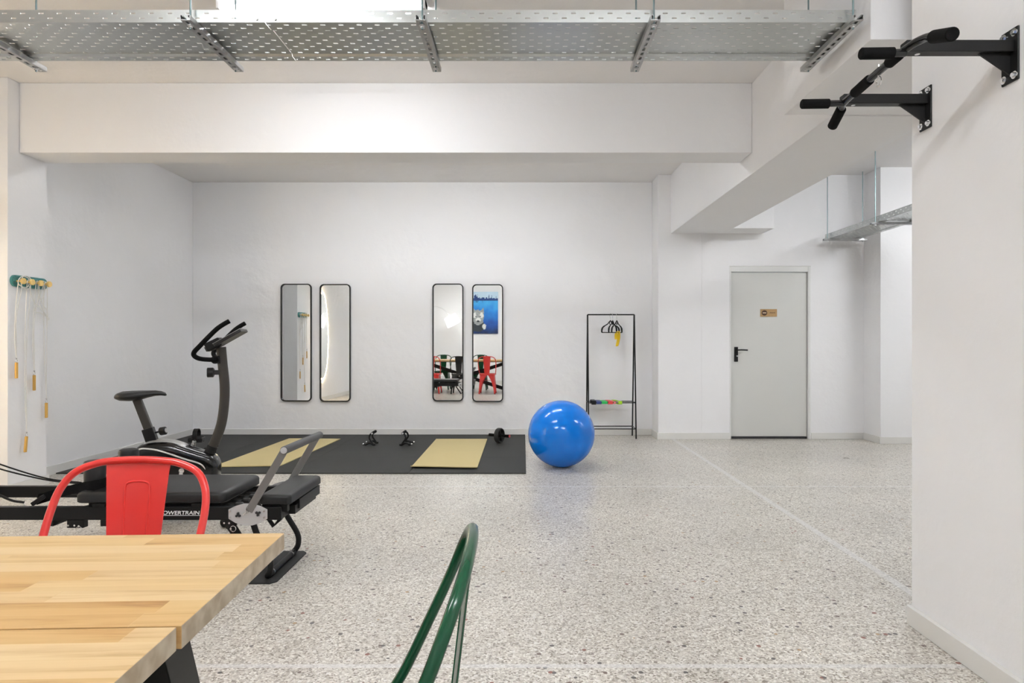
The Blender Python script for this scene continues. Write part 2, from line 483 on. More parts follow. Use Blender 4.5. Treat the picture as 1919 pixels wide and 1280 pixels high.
# door wall with its opening
DX0, DX1, DZ = 2.462, 3.422, 2.058
b = MB()
b.box(1.607, DX0, YD, YB + .2, 0, CEIL).box(DX1, XH, YD, YB + .2, 0, CEIL).box(DX0, DX1, YD, YB + .2, DZ, CEIL)
b.build('wall_far', M['wall'], smooth=0, kind='structure')
# projecting pier left of the door
wallbox('trim_1', 1.607, 2.125, YD - .012, YD, 0, CEIL)
# pillar with the hook rack, column right of the door
wallbox('trim_2', XL, XP, 4.89, 5.29, 0, CEIL)
wallbox('trim_3', 4.06, 4.75, 7.394, YD, 0, CEIL)
# beams
ZB, ZL = 2.608, 2.447
wallbox('trim_4', XP, 1.76, 5.0, 5.29, ZB, CEIL)
wallbox('trim_5', 1.76, 2.39, 3.73, YD, ZL, CEIL)
wallbox('trim_6', 1.495, 2.39, 2.80, 3.73, ZL + .006, CEIL)
wallbox('trim_7', 2.39, 2.855, 7.394, YD, ZL, CEIL)
# baseboards
BH, BT = 0.078, 0.014
def baseboard(name, *a):
    MB().box(*a).build(name, M['base'], bevel=0.003, seg=1, kind='structure')
baseboard('baseboard_left', XL, XL + BT, 5.29, YB - BT, 0, BH)
baseboard('baseboard_pillar', XP, XP + BT, 4.89 - BT, 5.29 + BT, 0, BH)
baseboard('baseboard_near_left', XL, XL + BT, YR, 4.89 - BT, 0, BH)
baseboard('baseboard_back', XL + BT, 1.607 - BT, YB - BT, YB, 0, BH)
baseboard('baseboard_side', 1.607 - BT, 1.607, YD - .012 - BT, YB, 0, BH)
baseboard('baseboard_far_left', 1.607, DX0 + .004, YD - .012 - BT, YD, 0, BH)
baseboard('baseboard_far_right', DX1 + .006, 4.06 - BT, YD - BT, YD, 0, BH)
baseboard('baseboard_column', 4.06 - BT, 4.75, 7.394 - BT, 7.394, 0, BH)
baseboard('baseboard_column_side', 4.06 - BT, 4.06, 7.394, YD, 0, BH)
baseboard('baseboard_right', XW - 0.022, XW, YR, YW - 0.002, 0, BH)
baseboard('baseboard_right_end', XW, XW + .24, YW, YW + 0.014, 0, BH)
baseboard('baseboard_rear', XL + BT, XW - .022, YR, YR + BT, 0, BH)

# door
d = bpy.data.objects.new('door_1', None); COL.objects.link(d); d.location = (2.94, YD, 0); d['kind'] = 'structure'
dorg = (2.94, YD, 0)
b = MB()
b.box(DX0, 2.478, YD - .006, YD + .11, 0, DZ).box(3.394, DX1, YD - .006, YD + .11, 0, DZ).box(2.478, 3.394, YD - .006, YD + .11, 1.992, DZ)
b.box(DX0 - .004, DX1 + .004, YD - .010, YD - .002, DZ - .006, DZ + .006)
b.build('door_frame', M['doorframe'], d, dorg, bevel=.003, seg=1)
leaf = MB().box(2.484, 3.388, YD + .022, YD + .068, 0.030, 1.984).build('door_leaf', M['door'], d, dorg, bevel=.003, seg=1)
MB().box(2.478, 3.394, YD + .03, YD + .1, 0.0, 0.024).build('threshold', M['seam'], d, dorg)
h = MB().box(2.521, 2.565, YD + .010, YD + .022, 0.922, 1.098).build('handle_plate', M['black'], leaf, dorg, bevel=.003)
b = MB()
b.cyl((2.546, YD + .014, 1.062), (2.546, YD - .038, 1.062), .010)
b.tube(catmull([(2.540, YD - .038, 1.062), (2.60, YD - .040, 1.063), (2.664, YD - .034, 1.060)], 5), .0085)
b.build('door_handle', M['black'], leaf, dorg)
MB().cyl((2.552, YD + .012, .990), (2.552, YD - .004, .990), .008).build('keyhole', M['steel'], leaf, dorg)
# plaque
so = (2.930, YD + .018, 1.50)
sg = thing('door_sign', 'small bamboo plaque with a dark no entry roundel on the grey door', 'sign', so)
MB().box(2.833, 3.031, YD + .014, YD + .0215, 1.459, 1.549).build('plaque', M['signwood'], sg, so, bevel=.002)
cx, cz = 2.880, 1.504
MB().cyl((cx, YD + .0145, cz), (cx, YD + .012, cz), .0325, seg=40).build('roundel', M['signdark'], sg, so)
MB().box(cx - .021, cx + .021, YD + .0105, YD + .0125, cz - .006, cz + .006).build('bar', M['signlight'], sg, so)

def text_obj(name, txt, size, m, parent, loc, rot, ext=.0006, sx=1.0, shear=0.0):
    cu = bpy.data.curves.new(name, 'FONT'); cu.body = txt; cu.size = size; cu.extrude = ext
    cu.align_x = 'CENTER'; cu.align_y = 'CENTER'; cu.shear = shear; cu.offset = size * .012
    to = bpy.data.objects.new(name, cu); COL.objects.link(to)
    dg = bpy.context.evaluated_depsgraph_get()
    me = bpy.data.meshes.new_from_object(to.evaluated_get(dg))
    bpy.data.objects.remove(to)
    for v in me.vertices: v.co.x *= sx
    me.materials.clear(); me.materials.append(m)
    o = bpy.data.objects.new(name, me); COL.objects.link(o); o.parent = parent
    o.location = loc; o.rotation_euler = rot
    return o
text_obj('lettering', 'PRIVATE', .017, M['signdark'], sg, (2.976 - so[0], -.0045, .004), (PI / 2, 0, 0), sx=1.0)

# ------------------------------------------------------------ ceiling lights
def make_batten(loc, label, tube='tube'):
    t = thing('batten_light', label, 'ceiling light', loc, 0, 'twin tube batten lights on the ceiling')
    b = MB()
    b.box(-.60, .60, -.045, .045, -.045, 0)
    b.build('housing', M['white'], t, bevel=.004)
    for x in (-.60, .582): MB().box(x, x + .018, -.062, .062, -.075, -.002).build('end_cap', M['white'], t, bevel=.003)
    for s in (-1, 1):
        MB().cyl((-.582, .036 * s, -.062), (.582, .036 * s, -.062), .013, seg=12).build('tube', M[tube], t)
    return t
make_batten((BATTENS[0][0], BATTENS[0][1], CEIL), BATTENS[0][2], 'tube_mid')
for (x, y, lab) in BATTENS[1:3]: make_batten((x, y, CEIL), lab, 'tube_dim')
bat = None
for (x, y, lab) in BATTENS[3:]:
    if bat is None: bat = make_batten((x, y, CEIL), lab)
    else: dup(bat, (x, y, CEIL), 0, lab)

# ------------------------------------------------------------ perforated cable trays
def perf(b, f, u0, u1, bands, pitch=.080, sl=.021):
    """bands: list of (v0, v1, phase) slot rows inside v range; solid between. f(u,v)->point"""
    def q(ua, ub, va, vb):
        b.face(b.vs([f(ua, va), f(ub, va), f(ub, vb), f(ua, vb)]))
    v = bands[0][0]
    for kind, va, vb, ph in bands[1]:
        if kind == 's': q(u0, u1, va, vb); continue
        u = u0
        k = math.floor((u0) / pitch) - 1
        while True:
            c = (k + ph) * pitch
            k += 1
            a, e = c - sl / 2, c + sl / 2
            if e < u0 + .006: continue
            if a > u1 - .006: break
            a = max(a, u0 + .003); e = min(e, u1 - .003)
            q(u, a, va, vb); u = e
        q(u, u1, va, vb)
def rows(v0, v1, centers, hw, phases):
    out = []; v = v0
    for c, p in zip(centers, phases):
        out.append(('s', v, c - hw, 0)); out.append(('h', c - hw, c + hw, p)); v = c + hw
    out.append(('s', v, v1, 0))
    return ((v0,), out)

def tray_mesh(u0, u1, W, hgt, place, side_rows=True):
    """profile across v (0..W); place(u, v, z) -> world"""
    b = MB()
    ph = lambda n, o=0: [((k + o) % 2) * .5 + .13 * ((k + o) % 3 == 0) * 0 for k in range(n)]
    step = .011
    # low rims and raised centre like the pressed profile
    a1, a2 = .078 * W / .39, W - .055 * W / .39
    cs = [.022 * W / .39, .052 * W / .39]
    perf(b, lambda u, v: place(u, v, 0), u0, u1, rows(0, a1 - .006, cs, .0050, [0, .5]))
    n = 8
    cc = [a1 + .012 + (a2 - a1 - .030) * k / (n - 1) + .003 for k in range(n)]
    perf(b, lambda u, v: place(u, v, step), u0, u1, rows(a1, a2, cc, .0050, ph(n, 0)))
    c2 = [a2 + .018, a2 + .038]
    perf(b, lambda u, v: place(u, v, 0), u0, u1, rows(a2 + .006, W, c2, .0050, [.5, 0]))
    for (va, za, vb, zb) in ((a1 - .006, 0, a1, step), (a2, step, a2 + .006, 0)):
        b.face(b.vs([place(u0, va, za), place(u1, va, za), place(u1, vb, zb), place(u0, vb, zb)]))
    for vv in (0, W):
        perf(b, lambda u, v, vv=vv: place(u, vv, v), u0, u1, rows(0, hgt, [hgt * .33, hgt * .72], .0026, [.25, .75]))
        s = 1 if vv == 0 else -1
        b.face(b.vs([place(u0, vv, hgt), place(u1, vv, hgt), place(u1, vv + s * .008, hgt), place(u0, vv + s * .008, hgt)]))
    return b
ZT = 2.546
TY0, TY1 = 2.838, 3.226
org = (0, 3.03, ZT)
tray = thing('cable_tray', 'long perforated galvanised cable tray hanging below the ceiling across the whole room', 'cable tray', org)
plc = lambda u, v, z: (u, TY0 + v, ZT + z)
tray_mesh(-4.05, -1.126, TY1 - TY0, .054, plc).build('tray_section', M['galv'], tray, org, solid=.0012, smooth=0)
tray_mesh(-1.122, 1.452, TY1 - TY0, .054, plc).build('tray_section', M['galv'], tray, org, solid=.0012, smooth=0)
for dx in (-.035, .045):
    MB().cyl((-1.124 + dx, TY0 - .001, ZT + .012), (-1.124 + dx, TY0 - .008, ZT + .012), .006, seg=8).build('splice_bolt', M['steel'], tray, org)

def channel_mesh(L, axis='y'):
    """slotted strut channel, length along u from 0 to L, open upward"""
    b = MB(); W, hh = .041, .021
    if axis == 'y': f = lambda u, v, z: (v, u, z)
    else: f = lambda u, v, z: (u, v, z)
    perf(b, lambda u, v: f(u, v - W / 2, -hh), .0, L, rows(0, W, [W / 2], .0065, [.5]), pitch=.050, sl=.028)
    for s in (-1, 1):
        b.face(b.vs([f(0, s * W / 2, -hh), f(L, s * W / 2, -hh), f(L, s * W / 2, 0), f(0, s * W / 2, 0)]))
        b.face(b.vs([f(0, s * W / 2, 0), f(L, s * W / 2, 0), f(L, s * W / 2 - s * .009, 0), f(0, s * W / 2 - s * .009, 0)]))
        b.face(b.vs([f(0, s * (W / 2 - .009), 0), f(L, s * (W / 2 - .009), 0), f(L, s * W / 2 - s * .009, -.006), f(0, s * W / 2 - s * .009, -.006)]))
    return b
GH = 'slotted channel hangers on threaded rods under the big cable tray'
def make_hanger(x, label, y0=2.765, y1=3.295, r0=2.81, r1=3.25, z=ZT - .004):
    t = thing('tray_hanger', label, 'cable tray hanger', (x, y0, z), 0, GH)
    channel_mesh(y1 - y0).build('channel', M['galvdark'], t, solid=.0025, smooth=0)
    for ry in (r0, r1):
        rd = MB().cyl((0, ry - y0, -.040), (0, ry - y0, CEIL - z), .0042, seg=8).build('threaded_rod', M['rod'], t)
        b = MB()
        b.cyl((0, ry - y0, -.034), (0, ry - y0, -.026), .0085, seg=6)
        b.cyl((0, ry - y0, -.0255), (0, ry - y0, -.0235), .013, seg=16)
        b.build('nut', M['steel'], rd)
    return t
hx = [(-2.43, 'first slotted channel hanger of the big cable tray, cut by the left edge'),
      (-1.435, 'slotted channel hanger under the big cable tray, left of the tray joint'),
      (-.435, 'slotted channel hanger under the big cable tray, at the right end of the ceiling light'),
      (.565, 'slotted channel hanger under the big cable tray, alone between the light and the tray end'),
      (1.425, 'slotted channel hanger at the right end of the big cable tray, near the pull-up bar')]
hg = make_hanger(*hx[0])
for x, lab in hx[1:]: dup(hg, (x, 2.765, ZT - .004), 0, lab)

# small tray in the passage, running in depth
Z2 = 2.362
org = (3.75, 6.2, Z2)
t2 = thing('cable_tray', 'small perforated cable tray hanging over the passage right of the grey door', 'cable tray', org)
tray_mesh(3.2, 7.68, .37, .06, lambda u, v, z: (3.565 + v, u, Z2 + z)).build('tray_section', M['galv'], t2, org, solid=.0012, smooth=0)
def make_hanger_x(y, label):
    t = thing('tray_hanger', label, 'cable tray hanger', (3.50, y, Z2 - .004), 0, 'channel hangers of the small cable tray')
    channel_mesh(.50, 'x').build('channel', M['galvdark'], t, solid=.0025, smooth=0)
    for rx in (.045, .455):
        rd = MB().cyl((rx, 0, -.035), (rx, 0, CEIL - Z2), .005, seg=8).build('threaded_rod', M['rod'], t)
        MB().cyl((rx, 0, -.032), (rx, 0, -.022), .011, seg=6).build('nut', M['steel'], rd)
    return t
h0 = make_hanger_x(7.58, 'far channel hanger of the small tray, just right above the grey door')
dup(h0, (3.50, 6.55, Z2 - .004), 0, 'near channel hanger of the small tray, cut off by the white wall edge')

# ------------------------------------------------------------ pull-up bar
org = (XW, 2.35, 2.07)
pu = thing('pull_up_bar', 'black wall mounted pull-up bar with foam grips on the right wall', 'pull-up bar', org)
def pu_side(y, y0, y1, zt, zb, ztube, xin):
    pl = MB().box(XW - .007, XW, y0, y1, zb, zt).build('wall_plate', M['black'], pu, org, bevel=.003)
    for yy in (y0 + .014, y1 - .014):
        for zz in (zb + .018, zt - .018):
            b = MB()
            b.cyl((XW - .006, yy, zz), (XW - .010, yy, zz), .0125, seg=16)
            b.cyl((XW - .009, yy, zz), (XW - .017, yy, zz), .0075, seg=6)
            b.build('bolt', M['chrome'], pl, org)
    MB().box(xin, XW - .006, y - .02, y + .02, ztube - .019, ztube + .019).build('arm', M['black'], pu, org, bevel=.003)
    g = MB().prism([(XW - .11, ztube - .019), (XW - .007, ztube - .019), (XW - .007, zb + .025)], XZ, y - .003, y + .003)
    g.build('gusset', M['black'], pu, org)
    MB().cyl((xin + .045, y, ztube - .0185), (xin + .045, y, ztube - .0205), .008, seg=16).build('bolt', M['chrome'], pu, org)
    # forward facing grip
    MB().cyl((xin + .005, y - .002, 2.092), (1.10, y - .002, 2.089), .0125, seg=16).build('grip_tube', M['blackgloss'], pu, org)
    b = MB(); b.tube([(1.205, y - .002, 2.0905), (1.203, y - .002, 2.0905), (1.100, y - .002, 2.089), (1.096, y - .002, 2.089)], [.0155, .0185, .0185, .015], 20)
    b.build('foam_grip', M['foam'], pu, org)
pu_side(2.118, 2.082, 2.156, 2.167, 1.994, 2.108, 1.238)
pu_side(2.565, 2.528, 2.602, 2.154, 1.989, 2.105, 1.256)
bar = [(1.222, 1.862, 2.030), (1.240, 1.955, 2.068), (1.247, 2.02, 2.094), (1.242, 2.118, 2.102), (1.252, 2.35, 2.100), (1.266, 2.565, 2.096), (1.277, 2.615, 2.086), (1.289, 2.70, 2.056)]
MB().tube(catmull(bar, 6), .0135, 16).build('bar', M['blackgloss'], pu, org)
def grip(pts, r=.0195):
    pts = [Vector(p) for p in pts]
    P = [pts[0] + (pts[1] - pts[0]).normalized() * .0] + pts
    MB().tube([pts[0]] + [pts[0].lerp(pts[1], .03)] + pts[1:-1] + [pts[-1].lerp(pts[-2], .03)] + [pts[-1]],
              [r * .85, r] + [r] * (len(pts) - 2) + [r, r * .85], 20).build('foam_grip', M['foam'], pu, org)
grip([(1.218, 1.845, 2.024), (1.242, 1.970, 2.075)])
grip([(1.243, 2.150, 2.102), (1.246, 2.215, 2.101)], .0185)
grip([(1.252, 2.350, 2.100), (1.260, 2.475, 2.098)], .0185)
grip([(1.277, 2.610, 2.088), (1.290, 2.715, 2.051)])
b = MB()
c = Vector((1.249, 2.285, 2.066))
b.tube([c + Vector((0, math.cos(a) * .014, math.sin(a) * .016)) for a in [2 * PI * k / 20 for k in range(20)]], .0032, 8, closed=True)
b.cyl((1.249, 2.285, 2.080), (1.249, 2.285, 2.125), .004, seg=10)
b.build('eye_bolt', M['chrome'], pu, org)

# ------------------------------------------------------------ mirrors on the back wall
def make_mirror(x, zc, label):
    t = thing('wall_mirror', label, 'mirror', (x, YB, zc), 0, 'tall rounded mirrors on the back wall')
    w, hh = .382, 1.458
    MB().ring(rrect(w, hh, .052, 10), rrect(w - .024, hh - .024, .042, 10), XZ, -.034, -.004).build('frame', M['black'], t, bevel=.001, seg=1)
    MB().prism(rrect(w - .020, hh - .020, .043, 10), XZ, -.016, -.008).build('mirror_glass', M['mirror'], t, smooth=0)
    return t
MIRZ = 1.15
m0 = make_mirror(-2.812, MIRZ, 'leftmost tall black framed mirror on the back wall, reflecting the hook rack')
ang = R(-0.94)
m0.rotation_euler = (0, 0, ang)
for x, dz, lab in ((-2.328, -.004, 'second tall black framed mirror from the left, reflecting the glowing oval mirror'),
                   (-.930, .002, 'tall black framed mirror reflecting the white arc lamp shade'),
                   (-.437, -.006, 'rightmost tall black framed mirror, reflecting the blue dog picture')):
    dup(m0, (x, YB, MIRZ + dz), ang, lab)

# ------------------------------------------------------------ floor tiles and mats
MT = 0.010
rub = thing('gym_floor_mat', 'large black rubber tile mat covering the floor in front of the mirrors', 'floor mat', (-2.03, 6.88, 0))
def tilez(nx, ny, x0, x1, y0, y1):
    for i in range(nx):
        for j in range(ny):
            xa, xb = x0 + (x1 - x0) * i / nx, x0 + (x1 - x0) * (i + 1) / nx
            ya, yb = y0 + (y1 - y0) * j / ny, y0 + (y1 - y0) * (j + 1) / ny
            MB().box(xa + .0008, xb - .0008, ya + .0008, yb - .0008, 0, MT).build('rubber_tile', M['matblack'], rub, (-2.03, 6.88, 0), bevel=.001, seg=1)
tilez(4, 3, -4.088, 0.028, 5.695, 8.075)

def gold_mat(name, corners, label, curl=.0):
    A, B, C, D = [Vector((*c, MT)) for c in corners]      # far-left, far-right, near-right, near-left
    b = MB(); n = 24; th = .008
    top, bot = [], []
    for k in range(n + 1):
        t = k / n
        l, r = A.lerp(D, t), B.lerp(C, t)
        up = curl * max(0, (t - .93) / .07) ** 2
        top.append(b.vs([l + Vector((0, 0, th + up)), r + Vector((0, 0, th + up * .7))]))
        bot.append(b.vs([l + Vector((0, 0, up + .0002)), r + Vector((0, 0, up * .7 + .0002))]))
    for k in range(n):
        b.face([top[k][0], top[k][1], top[k + 1][1], top[k + 1][0]]); b.face([bot[k][1], bot[k][0], bot[k + 1][0], bot[k + 1][1]])
        b.face([top[k][0], top[k + 1][0], bot[k + 1][0], bot[k][0]]); b.face([top[k + 1][1], top[k][1], bot[k][1], bot[k + 1][1]])
    b.face([top[0][1], top[0][0], bot[0][0], bot[0][1]]); b.face([top[n][0], top[n][1], bot[n][1], bot[n][0]])
    o = b.build(name, M['matgold'], None, ((A.x + B.x) / 2, (A.y + D.y) / 2, MT), smooth=40)
    return tag(o, label, 'exercise mat', 'mustard exercise mats laid on the black tiles')
gold_mat('exercise_mat', [(-2.765, 7.70), (-2.150, 7.67), (-2.238, 5.99), (-2.835, 5.93)], 'left mustard exercise mat, slightly turned, behind the reformer foot bar', .004)
gold_mat('exercise_mat', [(-1.020, 7.66), (-.420, 7.66), (-.414, 5.86), (-1.018, 5.90)], 'right mustard exercise mat, in front of the mirror with the arc lamp', .016)

# ------------------------------------------------------------ push-up bars, ab wheel, ball
def push_up(x, y, sgn, label):
    t = thing('push_up_bar', label, 'push-up bar', (x, y, MT), 0, 'pair of curved push-up bars')
    prof = [(-.068, .018), (-.045, .014), (-.02, .028), (.01, .030), (.035, .014), (.062, .013)]
    for yy in (-.075, .075):
        P = [(sgn * a, yy, z) for a, z in prof]
        f = MB().tube(catmull(P, 5), .011, 12).build('foot', M['black'], t)
        b = MB(); b.sphere((sgn * -.070, yy, .018), .012, 12, 8)
        b.build('end_cap', M['chrome'], f)
        P = [(sgn * .036, yy, .020), (sgn * .018, yy, .045), (sgn * -.006, yy, .085), (sgn * .004, yy, .122), (sgn * .026, yy, .138)]
        MB().tube(catmull(P, 5), .0105, 12).build('upright', M['black'], t)
    MB().cyl((sgn * .026, -.085, .138), (sgn * .026, .085, .138), .0155).build('foam_grip', M['foam'], t)
    for s in (-1, 1): MB().cyl((sgn * .026, s * .084, .138), (sgn * .026, s * .088, .138), .011).build('end_cap', M['steel'], t)
    return t
push_up(-1.690, 7.26, 1, 'left curved push-up bar on the black tiles below the gap between mirrors')
push_up(-1.300, 7.26, -1, 'right curved push-up bar on the black tiles, nearer the mustard mat')

rw = thing('ab_wheel', 'black ab roller wheel with two handles at the right end of the black tiles', 'ab wheel', (-.268, 7.39, MT), R(-28))
b = MB()
Rw = .086
prof = [(-.024, .070), (-.026, .080), (-.016, Rw), (.016, Rw), (.026, .080), (.024, .070), (.006, .066), (-.006, .066)]
b.loft([[(p[0], p[1] * math.cos(a), Rw + p[1] * math.sin(a)) for p in prof] for a in [2 * PI * k / 36 for k in range(37)]], caps=False)
b.build('tyre', M['tread'], rw)
b = MB()
for k in range(5):
    a = 2 * PI * k / 5 + .3
    b.beam((0, .012 * math.cos(a), Rw + .012 * math.sin(a)), (0, .07 * math.cos(a), Rw + .07 * math.sin(a)), .016, .024, up=(1, 0, 0))
b.cyl((-.032, 0, Rw), (.032, 0, Rw), .022)
b.build('hub', M['black'], rw)
for s in (-1, 1):
    MB().tube([(s * .03, 0, Rw), (s * .055, 0, Rw), (s * .065, 0, Rw), (s * .13, 0, Rw)], [.009, .010, .016, .017], 16).build('handle', M['foam'], rw)
MB().cyl((.130, 0, Rw), (.135, 0, Rw), .0165).build('end_cap', M['handle_red'], rw)
MB().cyl((-.130, 0, Rw), (-.135, 0, Rw), .0165).build('end_cap', M['black'], rw)

BR = .309
bl = MB().sphere((.357, 6.05, BR), BR, 96, 64)
for v in bl.bm.verts:
    if v.co.z < .012: v.co.z = .012 - (.012 - v.co.z) * .55
zz = min(v.co.z for v in bl.bm.verts)
for v in bl.bm.verts: v.co.z -= zz
o = bl.build('exercise_ball', M['ball'], None, (.357, 6.05, 0), smooth=60)
tag(o, 'large glossy blue exercise ball on the terrazzo floor', 'exercise ball')

# ------------------------------------------------------------ garment rack, hangers, bands
RX0, RX1, RZ = .785, 1.351, 1.489
ro = (1.068, 7.90, 0)
rk = thing('garment_rack', 'thin black metal garment rack standing against the back wall', 'garment rack', ro)
tr = .0085
b = MB(); b.cyl((RX0, 7.905, RZ), (RX1, 7.905, RZ), tr * .95, seg=12); b.build('top_rail', M['black'], rk, ro)
for x, s in ((RX0, 1), (RX1, -1)):
    for yt, yb in ((7.897, 7.768), (7.913, 8.045)):
        MB().tube([(x, yt, RZ), (x, yb, 0)], tr, 12).build('leg', M['black'], rk, ro)
def legy(z, front): 
    t = 1 - z / RZ
    return 7.897 + (7.768 - 7.897) * t if front else 7.913 + (8.045 - 7.913) * t
for z in (.428, .118):
    for fr in (True, False):
        MB().cyl((RX0, legy(z, fr), z), (RX1, legy(z, fr), z), .006, seg=10).build('shelf_rail', M['black'], rk, ro)
    for x in (RX0, RX1): MB().cyl((x, legy(z, True), z), (x, legy(z, False), z), .005, seg=10).build('side_rail', M['black'], rk, ro)

def make_hanger_clothes(loc, rz, label):
    t = thing('clothes_hanger', label, 'clothes hanger', loc, rz, 'black clothes hangers on the garment rack')
    # origin: where the hook rests on the rail; the hook goes over it
    hk = [(.006, 0, -.003), (.013, 0, .006), (.008, 0, .017), (-.004, 0, .018), (-.011, 0, .008), (-.009, 0, -.012), (-.001, 0, -.045), (0, 0, -.072)]
    MB().tube(catmull(hk, 5), .0022, 8).build('hook', M['chrome'], t)
    L = [(0, 0, -.068), (.024, 0, -.092), (.035, 0, -.108), (.085, 0, -.138), (.108, 0, -.160), (.116, 0, -.195), (.112, 0, -.214)]
    b = MB()
    rr = [.006, .006, .0065, .009, .0105, .0095, .007]
    P = catmull(L, 4); rad = [rr[min(6, i // 4)] for i in range(len(P))]
    b.tube(P, rad, 10)
    b.tube([(-p.x, 0, p.z) for p in P], rad, 10)
    b.tube([(-.112, 0, -.213), (.112, 0, -.213)], .0055, 10)
    b.tube(catmull([(0, 0, -.072), (.014, 0, -.100), (0, 0, -.118), (-.014, 0, -.100)], 4, closed=True), .0045, 8, closed=True)
    b.build('shoulder_frame', M['black'], t)
    return t
hz = RZ + tr
h1 = make_hanger_clothes((1.063, 7.905, RZ - .004), R(18), 'leftmost black clothes hanger on the rack, facing the room')
dup(h1, (1.090, 7.905, RZ - .004), R(58), 'middle black clothes hanger on the rack, turned edge on')
h3 = dup(h1, (1.140, 7.905, RZ - .004), R(50), 'rightmost black clothes hanger on the rack, holding the yellow band')
# yellow band looped over the last hanger
b = MB()
ux, uy = math.cos(R(50)), math.sin(R(50))
cx0, cy0, cz0 = 1.148, 7.915, RZ - .215
def flatband(pts, w, m, name, label, cat='exercise band', grp=None, axis=(0, 1, 0), parent=None):
    b = MB(); pts = catmull(pts, 5); ax = Vector(axis).normalized()
    A = [b.vs([p - ax * w / 2, p + ax * w / 2]) for p in pts]
    for a, c in zip(A, A[1:]): b.face([a[0], a[1], c[1], c[0]])
    o = b.build(name, m, None, tuple(pts[0]), solid=.002, smooth=60)
    return tag(o, label, cat, grp)
flatband([(1.128, 7.888, cz0 - .085), (1.126, 7.890, cz0 - .03), (1.140, 7.898, cz0 + .004), (1.152, 7.906, cz0 + .012), (1.166, 7.925, cz0 + .004),
          (1.170, 7.93, cz0 - .07), (1.150, 7.925, cz0 - .155), (1.143, 7.915, cz0 - .16), (1.156, 7.905, cz0 - .08), (1.150, 7.898, cz0 - .02)],
         .034, M['yellowband'], 'exercise_band', 'yellow latex band dangling from the rightmost clothes hanger', axis=(.8, -.6, .1))
# bands looped flat over the two shelf rails
yf, yr_ = legy(.428, True), legy(.428, False)
def shelf_band(x, w, m, label, skew=0.0, thick=.0):
    z = .428
    lo, hi = z - .010 - thick, z + .010 + thick
    P = [(x, yf - .009, z), (x, yf, hi), (x + skew * .5, (yf + yr_) / 2, hi - .003), (x + skew, yr_, hi), (x + skew, yr_ + .009, z), (x + skew, yr_, lo), (x + skew * .5, (yf + yr_) / 2, lo + .002), (x, yf, lo)]
    b = MB(); pts = catmull(P, 4, closed=True)
    A = [b.vs([p - Vector((w / 2, 0, 0)), p + Vector((w / 2, 0, 0))]) for p in pts]
    for i in range(len(A)): a, c = A[i], A[(i + 1) % len(A)]; b.face([a[0], a[1], c[1], c[0]])
    o = b.build('resistance_band', m, None, (x, yf, z), solid=.003, smooth=60)
    return tag(o, label, 'resistance band', 'resistance bands looped over the rack shelf rails')
shelf_band(.852, .050, M['black'], 'black resistance band looped over the rack rails, left of the navy one', 0, .012)
shelf_band(.912, .058, M['blueband'], 'navy blue resistance band on the rack rails', .0, .006)
shelf_band(.980, .066, M['greenband'], 'green resistance band on the rack rails', -.004, .004)
shelf_band(1.050, .054, M['redband'], 'red resistance band on the rack rails', -.012, .006)
shelf_band(1.100, .024, M['pinkband'], 'pink resistance band squeezed between the red and lime ones', -.02, .003)
shelf_band(1.165, .044, M['limeband'], 'lime green resistance band at the right end of the row', -.05, .008)

# ------------------------------------------------------------ hook rack and hanging handles
ro = (XP, 5.09, 1.62)
hr = thing('hook_rack', 'ribbed teal hook rack with four yellow knobs on the left pillar', 'hook rack', ro)
b = MB()
out = [(5.0925 + p[0], 1.620 + p[1]) for p in rrect(.37, .088, .043, 10)]
b.prism(out, YZ, XP, XP + .016)
for k in range(7):
    z = 1.620 - .036 + k * .012
    hwid = .178 if abs(k - 3) < 2 else (.170 if abs(k - 3) == 2 else .155)
    b.tube([(XP + .016, 5.0925 - hwid, z), (XP + .016, 5.0925 + hwid, z)], .0045, 8)
b.build('backplate', M['teal'], hr, ro)
KY = [4.955, 5.045, 5.135, 5.225]
for y in KY:
    kn = MB().cyl((XP + .014, y, 1.618), (XP + .062, y, 1.618), .008, .007, 16).build('peg', M['knob'], hr, ro)
    MB().tube([(XP + .058, y, 1.618), (XP + .062, y, 1.618), (XP + .074, y, 1.618), (XP + .077, y, 1.618)], [.016, .0235, .0235, .021], 24).build('knob', M['knob'], kn, ro)
XC = XP + .030
def handle_cord(y, ztop, yk, label, sway=.0, double=True, turn=0.0):
    o = (XC, y, ztop)
    t = thing('rope_handle', label, 'hanging rope handle', o, 0, 'yellow handles hanging on white cords from the hook rack')
    za = 1.628
    b = MB()
    r = .0034
    P1 = [(XC + .002, y, ztop + .045), (XC - .006, y - .006, ztop + .25 * (za - ztop)), (XC - .008, (y + yk) / 2 - .010 + sway, ztop + .6 * (za - ztop)), (XC + .004, yk - .012, za - .06), (XC + .008, yk - .007, za), (XC + .009, yk, za + .009)]
    P2 = [(XC + .009, yk, za + .009), (XC + .008, yk + .010, za - .002), (XC + .010, yk + .018, za - .08), (XC - .008, y + .012 + sway, ztop + .58 * (za - ztop)), (XC - .004, y + .007, ztop + .22 * (za - ztop)), (XC + .002, y, ztop + .045)]
    b.tube(catmull(P1, 6), r, 8); b.tube(catmull(P2, 6), r, 8)
    b.build('cord', M['cord'], t, o)
    b = MB()
    b.sphere((XC, y, ztop + .042), .007, 12, 8)
    b.tube([(XC, y + .009 * math.cos(a), ztop + .022 + .013 * math.sin(a)) for a in [2 * PI * k / 16 for k in range(16)]], .0018, 6, closed=True)
    b.build('clip', M['chrome'], t, o)
    mx = Matrix.Translation((XC, y, ztop + .010)) @ Matrix.Rotation(turn, 4, 'X')
    MB().box(-.007, .007, -.011, .011, -.122, 0, mx=mx).build('handle', M['tagwood'], t, o, bevel=.004)
    return t
handle_cord(4.935, .990, 4.955, 'uppermost yellow rope handle, nearest the left edge of the photo')
